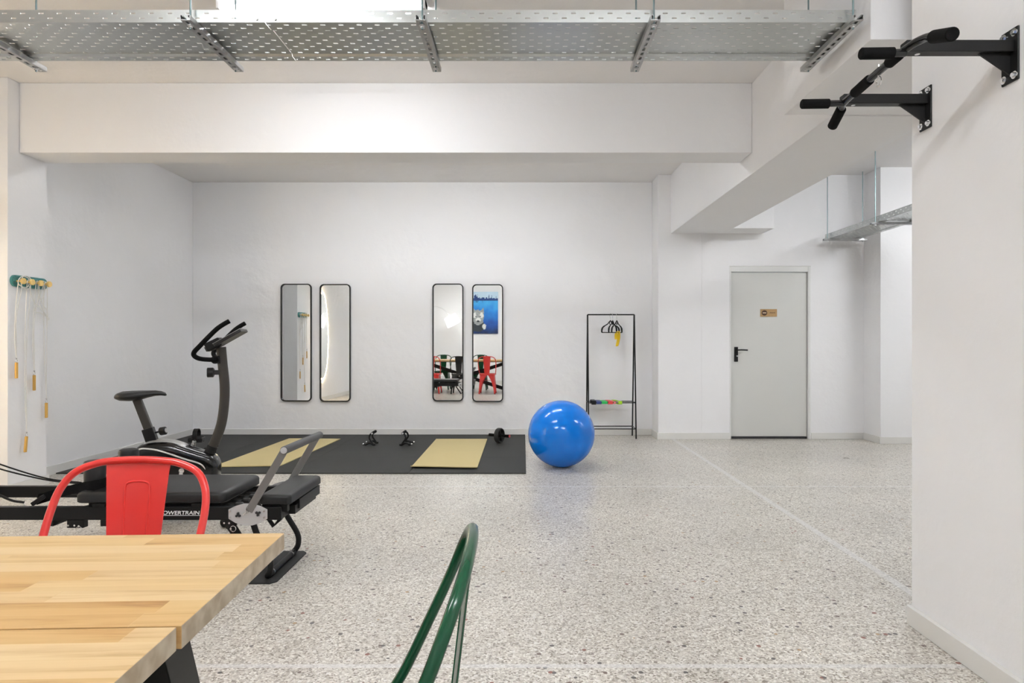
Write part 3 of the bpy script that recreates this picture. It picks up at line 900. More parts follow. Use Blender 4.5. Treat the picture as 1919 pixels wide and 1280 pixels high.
handle_cord(5.115, .885, 5.135, 'yellow rope handle hanging second highest, under the rack middle')
handle_cord(5.245, .655, 5.225, 'yellow rope handle hanging at the pillar corner below the last knob', .004)
handle_cord(5.035, .415, 5.045, 'lowest yellow rope handle, hanging near the baseboard of the pillar', 0, True, R(-6))
# loose loops of cord around the pegs
b = MB()
def loop(cy, cz, ry, rz_, x, ph=0, wob=.0):
    P = [(x + .004 * math.sin(3 * a), cy + ry * math.cos(a + ph) + wob * math.sin(2 * a), cz + rz_ * math.sin(a + ph)) for a in [2 * PI * k / 24 for k in range(24)]]
    b.tube(P, .0034, 8, closed=True)
loop(5.000, 1.616, .060, .042, XP + .040)
loop(5.010, 1.612, .052, .052, XP + .047, .3)
b.tube(catmull([(XP + .032, 5.135, 1.628), (XP + .05, 5.18, 1.640), (XP + .035, 5.225, 1.628)], 6), .0034, 8)
b.tube(catmull([(XP + .04, 5.14, 1.625), (XP + .03, 5.16, 1.54), (XP + .03, 5.21, 1.45), (XP + .035, 5.245, 1.41), (XP + .028, 5.262, 1.36), (XP + .04, 5.225, 1.375), (XP + .03, 5.17, 1.46), (XP + .03, 5.215, 1.52), (XP + .034, 5.232, 1.626)], 6), .0034, 8)
b.tube(catmull([(XP + .03, 5.05, 1.62), (XP + .03, 5.08, 1.54), (XP + .03, 5.12, 1.46), (XP + .035, 5.20, 1.41), (XP + .03, 5.255, 1.34), (XP + .038, 5.262, 1.345), (XP + .03, 5.18, 1.385), (XP + .03, 5.12, 1.40), (XP + .03, 5.165, 1.50), (XP + .032, 5.215, 1.62)], 6), .0030, 8)
o = b.build('tangled_cord', M['cord'], None, (XP + .03, 5.1, 1.36), smooth=60)
tag(o, 'tangle of spare white cord looped between the knobs of the teal rack', 'cord')

# ------------------------------------------------------------ exercise bike
th = R(11.7)
bk = thing('exercise_bike', 'black upright exercise bike standing behind the reformer near the left wall', 'exercise bike', (-2.05, 4.25, 0), th)
post = [(.0, 0, .40), (.010, 0, .44), (.036, 0, .50), (.075, 0, .615), (.093, 0, .75), (.095, 0, .88), (.083, 0, 1.01), (.074, 0, 1.12)]
def oval_tube(b, pts, w, t, seg=16):
    pts = catmull(pts, 5); rings = []
    for i, p in enumerate(pts):
        tg = (pts[min(i + 1, len(pts) - 1)] - pts[max(i - 1, 0)]).normalized()
        side = Vector((0, 1, 0)); nn = side.cross(tg).normalized()
        rings.append([p + nn * (w / 2 * math.cos(2 * PI * k / seg)) + side * (t / 2 * math.sin(2 * PI * k / seg)) for k in range(seg)])
    b.loft(rings)
b = MB(); oval_tube(b, post, .062, .052); b.build('main_post', M['bronze'], bk)
# lower sleeve with bolts
b = MB(); oval_tube(b, [(-.018, 0, .36), (.005, 0, .43), (.024, 0, .475)], .070, .060); sl = b.build('post_sleeve', M['black'], bk)
for u, z in ((.050, .475), (.036, .435), (-.012, .46)): MB().cyl((u - .012, -.004, z), (u + .010, -.004, z), .007, seg=10).build('bolt', M['black'], sl)
# seat
def seat():
    b = MB(); rings = []
    S = [(-.545, .004, .006, .806), (-.538, .060, .022, .806), (-.510, .098, .033, .806), (-.460, .112, .036, .806), (-.410, .098, .034, .809), (-.365, .062, .026, .817), (-.320, .034, .020, .823), (-.285, .026, .016, .822), (-.262, .018, .012, .816), (-.254, .004, .004, .812)]
    for u, w, hgt, zc in S:
        r = []
        for k in range(20):
            a = 2 * PI * k / 20
            z = math.sin(a) * hgt
            if z < 0: z *= .8
            r.append((u, w * math.cos(a), zc + z + (.006 if abs(math.cos(a)) > .75 and w > .08 and z >= 0 else 0)))
        rings.append(r)
    b.loft(rings); return b
seat().build('saddle', M['leather'], bk, smooth=60)
sp = MB().beam((-.428, 0, .790), (-.345, 0, .555), .034, .050, up=(1, 0, .35)).build('seat_post', M['bronze'], bk, bevel=.006)
MB().beam((-.364, 0, .60), (-.325, 0, .475), .050, .066, up=(1, 0, .35)).build('post_collar', M['black'], sp, bevel=.005)
b = MB(); b.cyl((-.325, 0, .570), (-.285, -.01, .580), .006); b.tube([(-.290, -.01, .578), (-.283, -.012, .580), (-.255, -.02, .585), (-.250, -.021, .586)], [.016, .026, .026, .020], 16)
b.build('adjusting_knob', M['black'], bk)
MB().cyl((-.250, -.021, .586), (-.247, -.022, .587), .015).build('knob_cap', M['silver'], bk)
# body shell: closed side profile, pillowed across the width
prof = [(-.43, .12), (-.455, .25), (-.452, .36), (-.445, .42), (-.43, .465), (-.40, .499), (-.34, .517), (-.277, .521), (-.20, .512), (-.12, .481), (-.037, .450), (.03, .423), (.062, .385), (.072, .33), (.060, .22), (.040, .12), (-.02, .09), (-.20, .08), (-.38, .09)]
def pillow(b, prof, ws, cx, cz):
    P = [Vector((p[0], p[1])) for p in prof]
    cc = Vector((cx, cz))
    P = [Vector((v.x, v.y)) for v in catmull([(p.x, p.y, 0) for p in P], 4, closed=True)]
    b.loft([[(cc.x + (p.x - cc.x) * k, y, cc.y + (p.y - cc.y) * k2) for p in P] for (y, k, k2) in ws])
b = MB()
pillow(b, prof, [(-.085, .80, .76), (-.081, .91, .89), (-.065, .97, .96), (-.035, .99, .99), (0, 1, 1), (.035, .99, .99), (.065, .97, .96), (.081, .91, .89), (.085, .80, .76)], -.22, .28)
shell = b.build('body_shell', M['blackgloss'], bk, smooth=60)
# silver top cover and pale stripe
b = MB()
top = [(-.375, .512), (-.33, .523), (-.28, .526), (-.215, .519), (-.155, .499), (-.130, .486)]
rings = []
for u, z in [(v.x, v.z) for v in catmull([(a, 0, c) for a, c in top], 4)]:
    rings.append([(u, -.050, z - .030), (u, -.046, z - .006), (u, -.020, z + .003), (u, .020, z + .003), (u, .046, z - .006), (u, .050, z - .030)])
b.loft(rings); b.build('top_cover', M['silver'], shell, smooth=50)
for s in (-1, 1):
    b = MB()
    P = [(-.421, s * .080, .455), (-.395, s * .081, .474), (-.363, s * .082, .482), (-.30, s * .083, .474), (-.241, s * .084, .456), (-.12, s * .085, .408), (-.027, s * .083, .372), (.008, s * .078, .322)]
    b.tube(catmull(P, 6), .0055, 8); b.build('trim_stripe', M['pstripe'], shell)
# crank and pedals
CR = (-.14, .335)
for s, a in ((1, 82), (-1, 262)):
    dx, dz = math.cos(R(a)) * .165, math.sin(R(a)) * .165
    cr = MB().beam((CR[0], s * .093, CR[1]), (CR[0] + dx, s * .105, CR[1] + dz), .012, .024).build('crank_arm', M['chrome'], bk, bevel=.003)
    px, pz = CR[0] + dx, CR[1] + dz
    pd = MB().box(px - .045, px + .045, s * .16 - .045, s * .16 + .045, pz - .012, pz + .012).build('pedal', M['black'], bk, bevel=.005)
    b = MB(); b.cyl((px, s * .10, pz), (px, s * .205, pz), .007)
    for k in (-1, 1): b.box(px - .04, px + .04, s * .16 + k * .030 - .008, s * .16 + k * .030 + .008, pz - .018, pz + .018)
    b.build('tread', M['tread'], pd)
    b = MB(); P = [(px, s * .16 - .046, pz), (px, s * .16 - .044, pz + .05), (px, s * .16, pz + .072), (px, s * .16 + .044, pz + .05), (px, s * .16 + .046, pz)]
    pp = catmull(P, 4)
    A = [b.vs([p + Vector((-.014, 0, 0)), p + Vector((.014, 0, 0))]) for p in pp]
    for q, w in zip(A, A[1:]): b.face([q[0], q[1], w[1], w[0]])
    b.build('strap', M['black'], pd, solid=.003)
MB().cyl((CR[0], -.09, CR[1]), (CR[0], .09, CR[1]), .016).build('crank_axle', M['chrome'], bk)
# handlebar
for s in (-1, 1):
    P = [(.060, 0, 1.038), (.035, s * .08, 1.040), (.0, s * .19, 1.048), (-.026, s * .225, 1.066), (-.026, s * .235, 1.090), (.006, s * .235, 1.128), (.055, s * .235, 1.183), (.103, s * .235, 1.233), (.140, s * .232, 1.262), (.176, s * .230, 1.284)]
    MB().tube(catmull(P, 5), .0145, 14).build('handlebar', M['foam'], bk)
b = MB()
b.cyl((.045, -.035, 1.038), (.045, .035, 1.038), .026); b.beam((.045, 0, 1.038), (.085, 0, 1.038), .05, .05)
b.build('handlebar_clamp', M['black'], bk)
b = MB()
mxc = Matrix.Translation((.035, 0, 1.140)) @ Matrix.Rotation(R(-27), 4, 'Y')
b.box(-.050, .050, -.055, .055, -.030, .026, mx=mxc); cn = b.build('console', M['black'], bk, bevel=.008)
mxc = Matrix.Translation((.125, 0, 1.178)) @ Matrix.Rotation(R(-31), 4, 'Y')
MB().box(-.085, .105, -.105, .105, -.012, .010, mx=mxc).build('display_panel', M['darkgrey'], cn, bevel=.006)
MB().box(-.060, .080, -.070, .070, .010, .013, mx=mxc).build('screen', M['screen'], cn)
MB().box(-.085, .106, -.107, .107, .008, .0105, mx=mxc).build('panel_edge', M['silver'], cn)
b = MB(); b.box(-.052, -.040, -.045, .045, -.026, .004, mx=Matrix.Translation((.030, 0, 1.138)) @ Matrix.Rotation(R(-27), 4, 'Y'))
b.build('speaker_slot', M['bronze'], cn)
b = MB(); b.beam((.02, -.005, .955), (.075, 0, .955), .03, .03); b.tube([(-.010, -.015, .955), (-.006, -.014, .955), (.028, -.008, .955), (.032, -.008, .955)], [.022, .032, .032, .026], 20)
b.build('tension_knob', M['darkgrey'], bk)
# stabiliser feet
for u in (-.40, .16):
    ft = MB().cyl((u, -.23, .035), (u, .23, .035), .026).build('base_bar', M['bronze'], bk)
    for s in (-1, 1): MB().tube([(u, s * .20, .035), (u, s * .25, .035), (u, s * .256, .035)], [.034, .034, .024], 16).build('end_cap', M['black'], ft)
b = MB(); b.beam((-.40, 0, .045), (.16, 0, .045), .05, .04); b.beam((-.34, 0, .045), (-.34, 0, .12), .05, .05); b.beam((.0, 0, .045), (.0, 0, .12), .05, .06)
b.build('base_frame', M['bronze'], bk)

# ------------------------------------------------------------ pilates reformer
RO = (-2.25, 3.34, 0)
rf = thing('pilates_reformer', 'black pilates reformer with a padded carriage behind the red chair', 'pilates reformer', RO)
YN, YF = 3.097, 3.578
XE, XS = -1.150, -3.50
rails = []
for (y0, y1) in ((YN, YN + .032), (YF - .032, YF)):
    rl = MB().box(XS, XE, y0, y1, .305, .366).build('side_rail', M['black'], rf, RO, bevel=.003)
    rails.append(rl)
# rail joint line and lettering on the near rail
text_obj('lettering', 'POWERTRAIN', .0245, M['text'], rails[0], (-1.634 - RO[0], YN - RO[1] - .0008, .3395), (PI / 2, 0, 0), sx=1.22, shear=.12)
MB().box(-1.735, -1.533, YN - .0012, YN + .001, .3265, .3285).build('underline', M['text'], rails[0], RO)
for x in (XE - .02, -2.9, XS + .02): MB().box(x - .02, x + .02, YN + .03, YF - .03, .308, .36).build('cross_bar', M['black'], rf, RO, bevel=.002)
# carriage
def cushion(x0, x1, y0, y1, z0, z1, r, name, parent, m='leather'):
    b = MB(); rings = []
    o = rrect(x1 - x0, y1 - y0, r, 8, (x0 + x1) / 2, (y0 + y1) / 2)
    cx, cy = (x0 + x1) / 2, (y0 + y1) / 2
    e = .016
    def off(k): 
        fx, fy = 1 - 2 * k / (x1 - x0), 1 - 2 * k / (y1 - y0)
        return [(cx + (p[0] - cx) * fx, cy + (p[1] - cy) * fy) for p in o]
    for k, z in ((.006, z0), (0, z0 + .005), (0, z1 - e), (.004, z1 - e * .45), (.012, z1 - e * .1), (.022, z1)):
        rings.append([(p[0], p[1], z) for p in off(k)])
    b.loft(rings)
    return b.build(name, M[m], parent, RO, smooth=50)
ca = cushion(-2.150, -1.430, YN + .018, YF - .018, .380, .432, .035, 'carriage', rf)
b = MB(); b.box(-2.10, -1.46, YN + .05, YF - .05, .352, .381)
for x in (-2.02, -1.55): b.box(x - .03, x + .03, YN + .002, YN + .05, .366, .381); b.box(x - .03, x + .03, YF - .05, YF - .002, .366, .381)
b.build('carriage_frame', M['black'], ca, RO, bevel=.002)
for x in (-2.02, -1.55, -1.77): 
    for y in (YN + .012, YF - .012): MB().cyl((x, y - .008, .3735), (x, y + .008, .3735), .0075, seg=12).build('roller', M['steel'], ca, RO)
for (x, y, zt_) in ((-2.125, YN + .135, .566), (-2.100, YF - .110, .584)):
    b = MB(); b.tube([(x, y, .430), (x, y, zt_ - .015), (x, y, zt_ - .004), (x, y, zt_)], [.046, .049, .045, .034], 24)
    b.build('shoulder_rest', M['leather'], ca, RO, smooth=50)
# headrest wedge
cushion(-2.28, -2.135, YN + .14, YF - .14, .392, .428, .03, 'headrest', rf)
# foot platform and its bracket
pf = cushion(-1.262, -1.108, YN + .004, YF + .006, .376, .424, .022, 'foot_platform', rf)
b = MB()
b.box(-1.250, -1.128, YN + .02, YN + .05, .340, .378); b.box(-1.250, -1.128, YF - .05, YF - .02, .340, .378)
b.box(-1.145, -1.110, YN + .14, YF - .02, .325, .372); b.box(-1.175, -1.118, YN + .10, YF - .06, .308, .35)
b.build('platform_bracket', M['black'], pf, RO, bevel=.002)
# springs with knobs under the carriage edge
for k in range(4):
    y = YN + .085 + k * .085
    b = MB(); b.cyl((-1.60, y, .350), (-1.405, y, .350), .011); b.tube([(-1.41, y, .352), (-1.40, y, .354), (-1.372, y, .354), (-1.366, y, .354)], [.010, .0165, .0165, .012], 14)
    b.build('spring', M['darkgrey'], rf, RO)
MB().box(-1.385, -1.350, YN + .03, YF - .03, .318, .345).build('spring_bar', M['black'], rf, RO)
# foot bar
for y in (YN - .010, YF + .010):
    s = -1 if y < 3.3 else 1
    MB().beam((-1.300, y, .350), (-1.130, y, .640), .006, .036, up=(1, 0, -.6)).build('foot_bar_arm', M['steelgrey'], rf, RO, bevel=.002)
    b = MB()
    base = [(-.0925, -.022), (-.0925, .022), (-.060, .038), (-.02, .050), (.02, .050), (.060, .038), (.0925, .022), (.0925, -.022), (.060, -.042), (.02, -.054), (-.02, -.054), (-.060, -.042)]
    yo = y + s * .004
    b.prism([(-1.305 + p[0], .336 + p[1]) for p in base], XZ, y + s * -.0045 + s * .0, y + s * -.0015 + 0)
    pl = b.build('pivot_plate', M['steel'], rf, RO, bevel=.001, seg=1)
    yy = y + s * -.0047 if s > 0 else y + .0047
    yfront = (y - .0080) if s < 0 else (y + .0080)
    yback = (y + .0010) if s < 0 else (y - .0010)
    for (cx_, cz_, rot) in ((-1.350, .3325, 90), (-1.256, .340, 30)):
        b = MB()
        for k in range(3):
            a = R(rot + 120 * k)
            p0 = Vector((cx_, y + s * .0005 * 0, cz_)); d_ = Vector((math.cos(a), 0, math.sin(a)))
            b.cyl(p0 + d_ * .008 + Vector((0, -s * .0, 0)) + Vector((0, -.0055 if s < 0 else .0055, 0)), p0 + d_ * .008 + Vector((0, .001 if s < 0 else -.001, 0)), .0055, seg=12)
        b.cyl((cx_, y + (-.0055 if s < 0 else .0055), cz_), (cx_, y, cz_), .006, seg=12)
        b.build('keyhole_slot', M['seam'], pl, RO)
    for (ax, az) in ((-.082, -.014), (-.082, .016), (.080, -.014), (.080, .016)): MB().cyl((-1.305 + ax, y - .009 * (1 if s < 0 else -1), .336 + az), (-1.305 + ax, y, .336 + az), .0045, seg=10).build('rivet', M['chrome'], pl, RO)
    b = MB()
    b.cyl((-1.305, y - .016 * (1 if s < 0 else -1), .350), (-1.305, y, .350), .008, seg=12)
    b.tube(catmull([(-1.302, y - .020 * (1 if s < 0 else -1), .375), (-1.306, y - .022 * (1 if s < 0 else -1), .355), (-1.318, y - .018 * (1 if s < 0 else -1), .338)], 5), .0042, 8)
    b.build('pivot_bolt', M['chrome'], pl, RO)
MB().tube([(-1.130, YN - .020, .640), (-1.130, YN - .016, .640), (-1.122, YF + .016, .640), (-1.122, YF + .020, .640)], [.017, .0195, .0195, .017], 20).build('foot_bar_roller', M['greyfoam'], rf, RO)
b = MB(); b.cyl((-1.130, YN - .020, .640), (-1.130, YN - .024, .640), .0155, seg=20); b.cyl((-1.130, YN - .024, .640), (-1.130, YN - .028, .640), .008, seg=12)
b.build('end_cap', M['steel'], rf, RO)
# legs
def leg_frame(x, sgn, name):
    P = [(x - sgn * .075, YN + .05, .30), (x - sgn * .045, YN + .048, .215), (x + sgn * .012, YN + .046, .115), (x + sgn * .016, YN + .045, .055), (x, YN + .055, .024), (x, YN + .085, .021),
         (x, (YN + YF) / 2, .021), (x, YF - .085, .021), (x, YF - .055, .024), (x + sgn * .016, YF - .045, .055), (x + sgn * .012, YF - .046, .115), (x - sgn * .045, YF - .048, .215), (x - sgn * .075, YF - .05, .30)]
    lg = MB().tube(catmull(P, 6), .0145, 14).build(name, M['black'], rf, RO, smooth=60)
    for y in (YN + .05, YF - .05):
        MB().tube([(x - sgn * .050, y, .228), (x - sgn * .080, y, .195), (x - sgn * .115, y, .155), (x - sgn * .215, y, .300)], .011, 10).build('brace', M['black'], lg, RO)
    for y in (YN + .11, YF - .11): MB().cyl((x, y - .004, .021), (x, y + .004, .021), .0165, seg=14).build('collar', M['steelgrey'], lg, RO)
leg_frame(-1.236, 1, 'leg')
leg_frame(-3.36, -1, 'leg')
# fold hinges, pins and rings under the rails
for x0 in (-2.265, -2.010, -1.840):
    b = MB()
    b.box(x0, x0 + .030, YN, YF, .276, .305)
    b.beam((x0 + .03, YN + .02, .280), (x0 + .085, YN + .02, .303), .02, .008)
    b.build('transport_foot', M['black'], rf, RO)
hp = MB().box(-2.168, -2.088, YN - .003, YN + .03, .268, .305).build('hinge_plate', M['black'], rf, RO, bevel=.002)
b = MB()
for x in (-2.160, -2.130): MB().cyl((x, YN - .006, .281), (x, YN, .281), .0045, seg=10).build('rivet', M['chrome'], hp, RO)
b.cyl((-2.107, YN - .010, .279), (-2.107, YN, .279), .005, seg=10)
b.tube([(-2.107 + .014 * math.cos(a), YN - .008, .263 + .014 * math.sin(a)) for a in [2 * PI * k / 20 for k in range(20)]], .0013, 6, closed=True)
b.build('pull_pin', M['chrome'], hp, RO)
b = MB(); b.prism([(-1.432, .305), (-1.428, .285), (-1.412, .265), (-1.385, .255), (-1.372, .262), (-1.362, .285), (-1.362, .305)], XZ, YN, YN + .006)
hp2 = b.build('hinge_plate', M['black'], rf, RO)
b = MB()
for x, z in ((-1.420, .292), (-1.396, .292)): MB().cyl((x, YN - .004, z), (x, YN, z), .0045, seg=10).build('rivet', M['chrome'], hp2, RO)
b.cyl((-1.387, YN - .008, .266), (-1.387, YN, .266), .0045, seg=10)
b.tube([(-1.376 + .013 * math.cos(a), YN - .006, .266 + .013 * math.sin(a)) for a in [2 * PI * k / 20 for k in range(20)]], .0016, 6, closed=True)
b.build('pull_pin', M['chrome'], hp2, RO)
b = MB(); b.beam((-1.385, YN + .02, .27), (-1.33, YN + .02, .18), .012, .024); b.build('strut', M['black'], hp2, RO)
# riser towers with pulleys, ropes and handles at the far left end
for y in (YN + .016, YF - .016):
    tw = MB().beam((-3.40, y, .36), (-3.40, y, .95), .03, .04, up=(1, 0, 0)).build('riser', M['black'], rf, RO, bevel=.003)
    MB().cyl((-3.385, y - .008, .93), (-3.385, y + .008, .93), .028).build('pulley', M['darkgrey'], tw, RO)
for (y, xe, ze, yy) in ((YN + .016, -2.17, .462, YN + .09),):
    for dy in (-.012, .012):
        P = [(-3.385, y + dy, .955), (-3.0, y + dy + .01, .745), (-2.62, (y + yy) / 2 + dy, .580 + dy * .6), (-2.36, yy + dy, .487), (xe, yy + dy, ze)]
        MB().tube(catmull(P, 8), .0038, 8).build('rope', M['black'], rf, RO)
# webbing loops round the shoulder rests
b = MB()
def web(pts, w, axis):
    pts = catmull(pts, 6); ax = Vector(axis).normalized()
    A = [b.vs([p - ax * w / 2, p + ax * w / 2]) for p in pts]
    for a, c in zip(A, A[1:]): b.face([a[0], a[1], c[1], c[0]])
web([(-2.045, YN + .13, .470), (-2.055, YN + .085, .462), (-2.105, YN + .075, .452), (-2.17, YN + .085, .440), (-2.26, YN + .06, .418), (-2.335, YN + .03, .398)], .050, (.25, .15, 1))
web([(-2.045, YN + .13, .458), (-2.10, YN + .19, .455), (-2.18, YN + .15, .438), (-2.27, YN + .09, .410), (-2.335, YN + .03, .390)], .045, (.3, -.3, 1))
b.build('strap', M['foam'], rf, RO, solid=.004)
b = MB(); b.beam((-2.30, YN + .035, .412), (-2.345, YN + .02, .378), .05, .020, up=(0, 0, 1)); b.build('strap_pad', M['black'], rf, RO, bevel=.004)
b = MB(); b.tube([(-2.368 + .026 * math.cos(a), YN + .02, .383 + .016 * math.sin(a)) for a in [2 * PI * k / 24 for k in range(24)]], .002, 8, closed=True)
b.build('ring', M['chrome'], rf, RO)
b = MB(); b.tube(catmull([(-2.39, YN + .02, .385), (-2.45, YN + .02, .395), (-2.58, YN + .05, .430), (-2.80, YN + .08, .47), (-3.38, YN + .03, .62)], 6), .006, 8)
b.build('rope', M['black'], rf, RO)
# foot mat below the right leg
o = MB().prism([(-1.315, YF + .0), (-1.205, YF + .0), (-1.180, YF - .03), (-1.180, YN + .03), (-1.205, YN - .0), (-1.315, YN - .0)], XY, 0, .006).build('floor_pad', M['tread'], None, (-1.25, 3.34, 0))
tag(o, 'black rubber pad on the floor under the right leg of the reformer', 'rubber pad')

# ------------------------------------------------------------ table
Rt = R(2.35)
TC = Vector((-1.5816, .873, 0))
tb = thing('dining_table', 'long dining table with two pale acacia board tops and black legs', 'table', TC, Rt)
TL, TT = 1.10, .75
MB().box(-TL, TL, .0025, .450, TT - .034, TT).build('tabletop', M['wood'], tb, bevel=.0015, seg=2)
MB().box(-TL, TL - .005, -.450, -.0015, TT - .034, TT).build('tabletop', M['wood'], tb, bevel=.0015, seg=2)
for s in (-1, 1):
    x = s * (TL - .085)
    for t in (-1, 1):
        MB().beam((x, t * .10, TT - .045), (x, t * .39, .0), .05, .075, up=(0, 1, 0)).build('leg', M['black'], tb, bevel=.002)
    MB().box(x - .03, x + .03, -.40, .40, TT - .064, TT - .034).build('end_rail', M['black'], tb, bevel=.002)
    MB().beam((s * (TL - .13), 0, TT - .07), (-s * (TL - .15), 0, .055), .045 if s > 0 else .043, .08).build('cross_beam', M['black'], tb, bevel=.002)
MB().box(-TL + .1, TL - .1, -.035, .035, TT - .060, TT - .035).build('centre_rail', M['black'], tb)
for s in (-1, 1): MB().box(s * (TL - .085) - .03, s * (TL - .085) + .03, -.42, .42, 0, .03).build('foot_rail', M['black'], tb, bevel=.002)

# ------------------------------------------------------------ metal cafe chairs (front towards local -y)
def make_chair(m, label, loc, rz, group):
    t = thing('metal_chair', label, 'chair', loc, rz, group)
    r = .0095
    half = [(.178, -.02, .452), (.184, .022, .49), (.190, .062, .54), (.197, .115, .646), (.197, .152, .725), (.186, .172, .775), (.158, .187, .812), (.105, .196, .833), (.050, .199, .8395), (0, .200, .8410)]
    P = [Vector(p) for p in half] + [Vector((-p[0], p[1], p[2])) for p in half[-2::-1]]
    MB().tube(catmull(P, 5), r, 14).build('back_frame', m, t, smooth=60)
    # splat: slightly dished sheet with an embossed U
    b = MB(); g = []
    n, k = 14, 8
    for i in range(n + 1):
        z = .447 + (.838 - .447) * i / n
        w = .112 + (.168 - .112) * i / n
        yb = .150 + (.196 - .150) * i / n
        row = []
        for j in range(k + 1):
            u = -1 + 2 * j / k
            zz = z - (.010 * u * u if i == n else 0)
            row.append((u * w / 2, yb + .006 * (1 - u * u), zz))
        g.append(b.vs(row))
    for i in range(n):
        for j in range(k): b.face([g[i][j], g[i][j + 1], g[i + 1][j + 1], g[i + 1][j]])
    sp_ = b.build('splat', m, t, solid=.0022, smooth=60)
    b = MB()
    def yb(z): return .150 + (z - .447) / (.391) * .046 + .0035
    E = [(-.028, .60), (-.031, .68), (-.033, .755), (-.028, .780), (0, .785), (.028, .780), (.033, .755), (.031, .68), (.028, .60)]
    b.tube(catmull([(x, yb(z) + .0025 * (1 - abs(x) / .06), z) for x, z in E], 5), .0030, 8)
    b.build('emboss', m, sp_)
    # seat pan with rolled edge
    b = MB(); o = rrect(.36, .36, .055, 8)
    rr = [(1.0, .418), (1.015, .430), (1.015, .447), (1.0, .4535), (.93, .4545), (.88, .449), (.5, .446), (.05, .446)]
    b.loft([[(p[0] * f * (1 - .05 * (p[1] > 0)), p[1] * f - .02, z) for p in o] for f, z in rr]); b.build('seat', m, t, smooth=50)
    for sx in (-1, 1):
        for sy in (-1, 1):
            b = MB()
            tx, ty = .138 * sx, (.158 if sy < 0 else .110) * sy
            fx, fy = .188 * sx, (.215 if sy < 0 else .165) * sy
            rings = []
            for q in range(9):
                tt = q / 8; zz = .432 * (1 - tt) + .008 * tt
                fw = (.115 * (1 - tt) ** 2.2 + .030)
                cx, cy = tx * (1 - tt) + fx * tt + .02 * sx * (1 - tt), ty * (1 - tt) + fy * tt + .01 * sy * (1 - tt)
                th_ = .004
                rings.append([(cx, cy, zz), (cx - sx * fw, cy, zz), (cx - sx * fw, cy - sy * th_, zz), (cx - sx * th_, cy - sy * th_, zz), (cx - sx * th_, cy - sy * fw, zz), (cx, cy - sy * fw, zz)])
            b.loft(rings)
            lg = b.build('leg', m, t, smooth=30)
            MB().box(min(fx, fx - sx * .032), max(fx, fx - sx * .032), min(fy, fy - sy * .032), max(fy, fy - sy * .032), 0, .010).build('foot_cap', M['tread'], lg, bevel=.002)
    b = MB()
    b.beam((-.165, -.155, .30), (.165, .165, .30), .020, .004); b.beam((.165, -.155, .304), (-.165, .165, .304), .020, .004)
    b.build('stretcher', m, t)
    return t
GR, GG = 'red metal cafe chairs on the far side of the table', 'green metal cafe chairs at the table'
red = make_chair(M['red'], 'red metal cafe chair tucked in at the right end of the far table side', (-1.012, 1.518, 0), 0, GR)
dup(red, (-2.265, 1.46, 0), 0, 'red metal cafe chair farthest left at the far side of the table')
make_chair(M['blackchair'], 'black metal cafe chair between the two red ones at the table', (-1.64, 1.50, 0), 0, None)
grn = make_chair(M['green'], 'green metal cafe chair at the near end of the table, backrest in the foreground', (-.279, 1.000, 0), R(-88.4), GG)
dup(grn, (-1.31, .21, 0), R(180), 'right green metal cafe chair on the side of the table facing the mirrors')
dup(grn, (-2.24, .17, 0), R(180), 'left green metal cafe chair on the side of the table facing the mirrors')

# ------------------------------------------------------------ things seen only in the mirrors
# lit oval mirror on the left wall
LM = (XL, 3.47, 1.285)
lm = thing('lit_oval_mirror', 'tall oval mirror with a warm glowing rim on the left wall', 'mirror', LM)
N = 64
def pebble(k):
    pts = []
    for i in range(N):
        a = 2 * PI * i / N
        w = .34 * (1 - .10 * math.sin(a))
        pts.append((LM[1] + w * k * math.cos(a), LM[2] + (.86 + (k - 1) * .5) * math.sin(a) * (1 if k <= 1 else 1)))
    return pts
def peb(off):
    return [(LM[1] + (.34 * (1 - .10 * math.sin(a)) + off) * math.cos(a), LM[2] + (.86 + off) * math.sin(a)) for a in [2 * PI * i / N for i in range(N)]]
MB().prism(peb(-.06), YZ, XL, XL + .028).build('backing', M['white'], lm, LM)
MB().ring(peb(-.035), peb(-.062), YZ, XL + .010, XL + .026).build('light_strip', M['led'], lm, LM)
MB().prism(peb(-.022), YZ, XL + .030, XL + .035).build('mirror_glass', M['mirror'], lm, LM, smooth=0)
MB().ring(peb(0), peb(-.022), YZ, XL + .030, XL + .035).build('frosted_rim', M['led'], lm, LM)

# picture on the rear wall
po = (-1.47, YR, 1.99)
pc = thing('canvas_picture', 'large canvas of a grey dog swimming in blue water before a harbour', 'picture', po)
MB().box(-1.90, -1.04, YR + .002, YR + .035, 1.40, 2.58).build('canvas', M['sea_paint'], pc, po)
MB().box(-1.90, -1.04, YR + .035, YR + .0365, 2.36, 2.58).build('painted_sky', M['sky_paint'], pc, po)
b = MB(); rnd = random.Random(3)
x = -1.90
while x < -1.04:
    w = rnd.uniform(.012, .045); hgt = rnd.uniform(.02, .07) if x > -1.6 else rnd.uniform(.04, .15)
    if rnd.random() < .12: hgt += .07; w = .012
    b.box(x, min(x + w, -1.04), YR + .0365, YR + .038, 2.33, 2.36 + hgt); x += w
for k in range(14):
    x0 = rnd.uniform(-1.88, -1.45); b.beam((x0, YR + .038, 2.28), (x0 + rnd.uniform(-.12, .12), YR + .038, 2.28 + rnd.uniform(.05, .25)), .003, .008, up=(1, 0, 0))
b.build('painted_skyline', M['ink_paint'], pc, po)
def blob(cx, cz, rx, rz_, y, m, name, jag=.06, n=40, seed=1):
    r_ = random.Random(seed); b = MB()
    pts = []
    for i in range(n):
        a = 2 * PI * i / n; k = 1 + r_.uniform(-jag, jag)
        pts.append((cx + rx * k * math.cos(a), cz + rz_ * k * math.sin(a)))
    b.prism(pts, XZ, YR + .035, YR + y); b.build(name, m, pc, po, smooth=0)
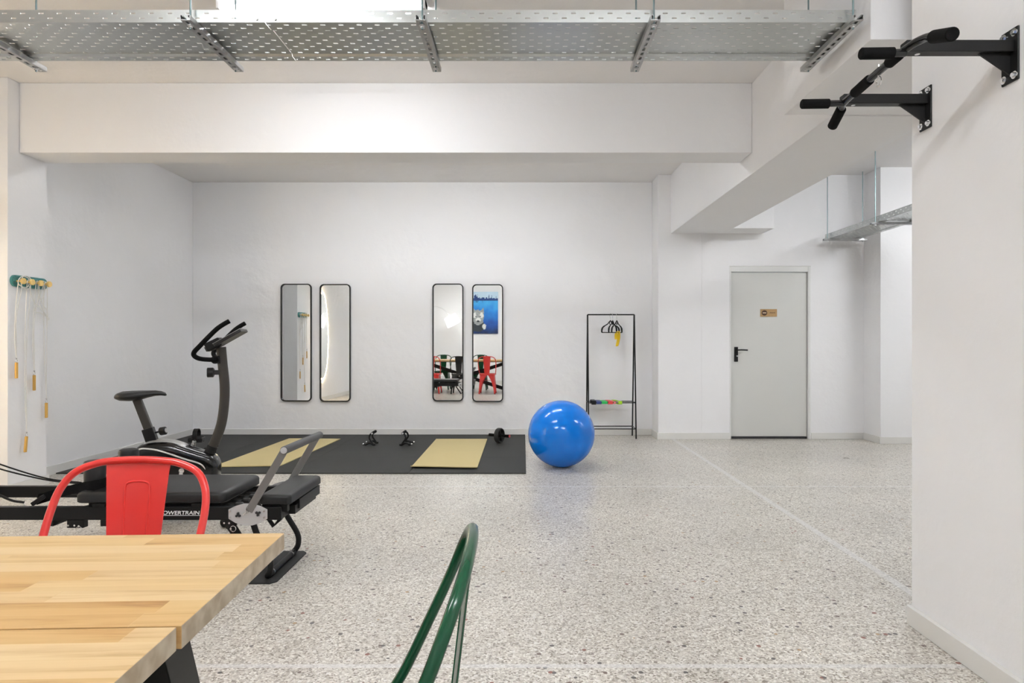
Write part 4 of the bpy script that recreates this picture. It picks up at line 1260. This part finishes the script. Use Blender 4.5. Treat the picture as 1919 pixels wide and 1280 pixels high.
# in this view the picture is mirrored: the dog sits towards +x... of the canvas seen from the mirrors
DX = -1.60
blob(DX - .02, 1.62, .21, .17, .0375, M['furdark_paint'], 'painted_body', .05, seed=2)
blob(DX, 1.86, .17, .21, .0385, M['fur_paint'], 'painted_head', .10, seed=3)
b = MB()
for s in (-1, 1): b.prism([(DX + s * .05, 2.02), (DX + s * .15, 2.14), (DX + s * .17, 1.96)], XZ, YR + .035, YR + .0390)
b.build('painted_ear', M['fur_paint'], pc, po)
for s in (-1, 1): blob(DX + s * .10, 1.92, .05, .08, .0395, M['furlight_paint'], 'painted_tuft', .25, seed=5 + s)
blob(DX, 1.79, .075, .065, .0400, M['furlight_paint'], 'painted_muzzle', .15, seed=8)
blob(DX, 1.75, .045, .028, .0410, M['furdark_paint'], 'painted_nose', .1, seed=9)
for s in (-1, 1): blob(DX + s * .06, 1.885, .018, .014, .0410, M['furdark_paint'], 'painted_eye', .05, seed=12)
blob(DX + .17, 1.60, .055, .075, .0400, M['furlight_paint'], 'painted_paw', .2, seed=14)

# arc floor lamp
ao = (-3.20, -1.55, 0)
al = thing('arc_floor_lamp', 'white arc floor lamp with a lit drum shade behind the table', 'floor lamp', ao)
MB().tube([(ao[0], ao[1], 0), (ao[0], ao[1], .035), (ao[0], ao[1], .04)], [.15, .15, .14], 40).build('base', M['white'], al, ao)
P = [(-3.20, -1.55, .04), (-3.20, -1.55, .9), (-3.17, -1.55, 1.55), (-3.03, -1.55, 1.95), (-2.77, -1.55, 2.12), (-2.53, -1.55, 2.08), (-2.37, -1.55, 1.95), (-2.31, -1.55, 1.87)]
MB().tube(catmull(P, 8), .012, 12).build('pole', M['white'], al, ao, smooth=60)
mx = Matrix.Translation((-2.25, -1.55, 1.76)) @ Matrix.Rotation(R(-28), 4, 'Y')
b = MB(); rg = []
for z, r0 in ((-.13, .200), (.12, .165)):
    rg.append([mx @ Vector((r0 * math.cos(a), r0 * math.sin(a), z)) for a in [2 * PI * k / 40 for k in range(40)]])
b.loft(rg, caps=True); b.build('lamp_shade', M['shade'], al, ao)
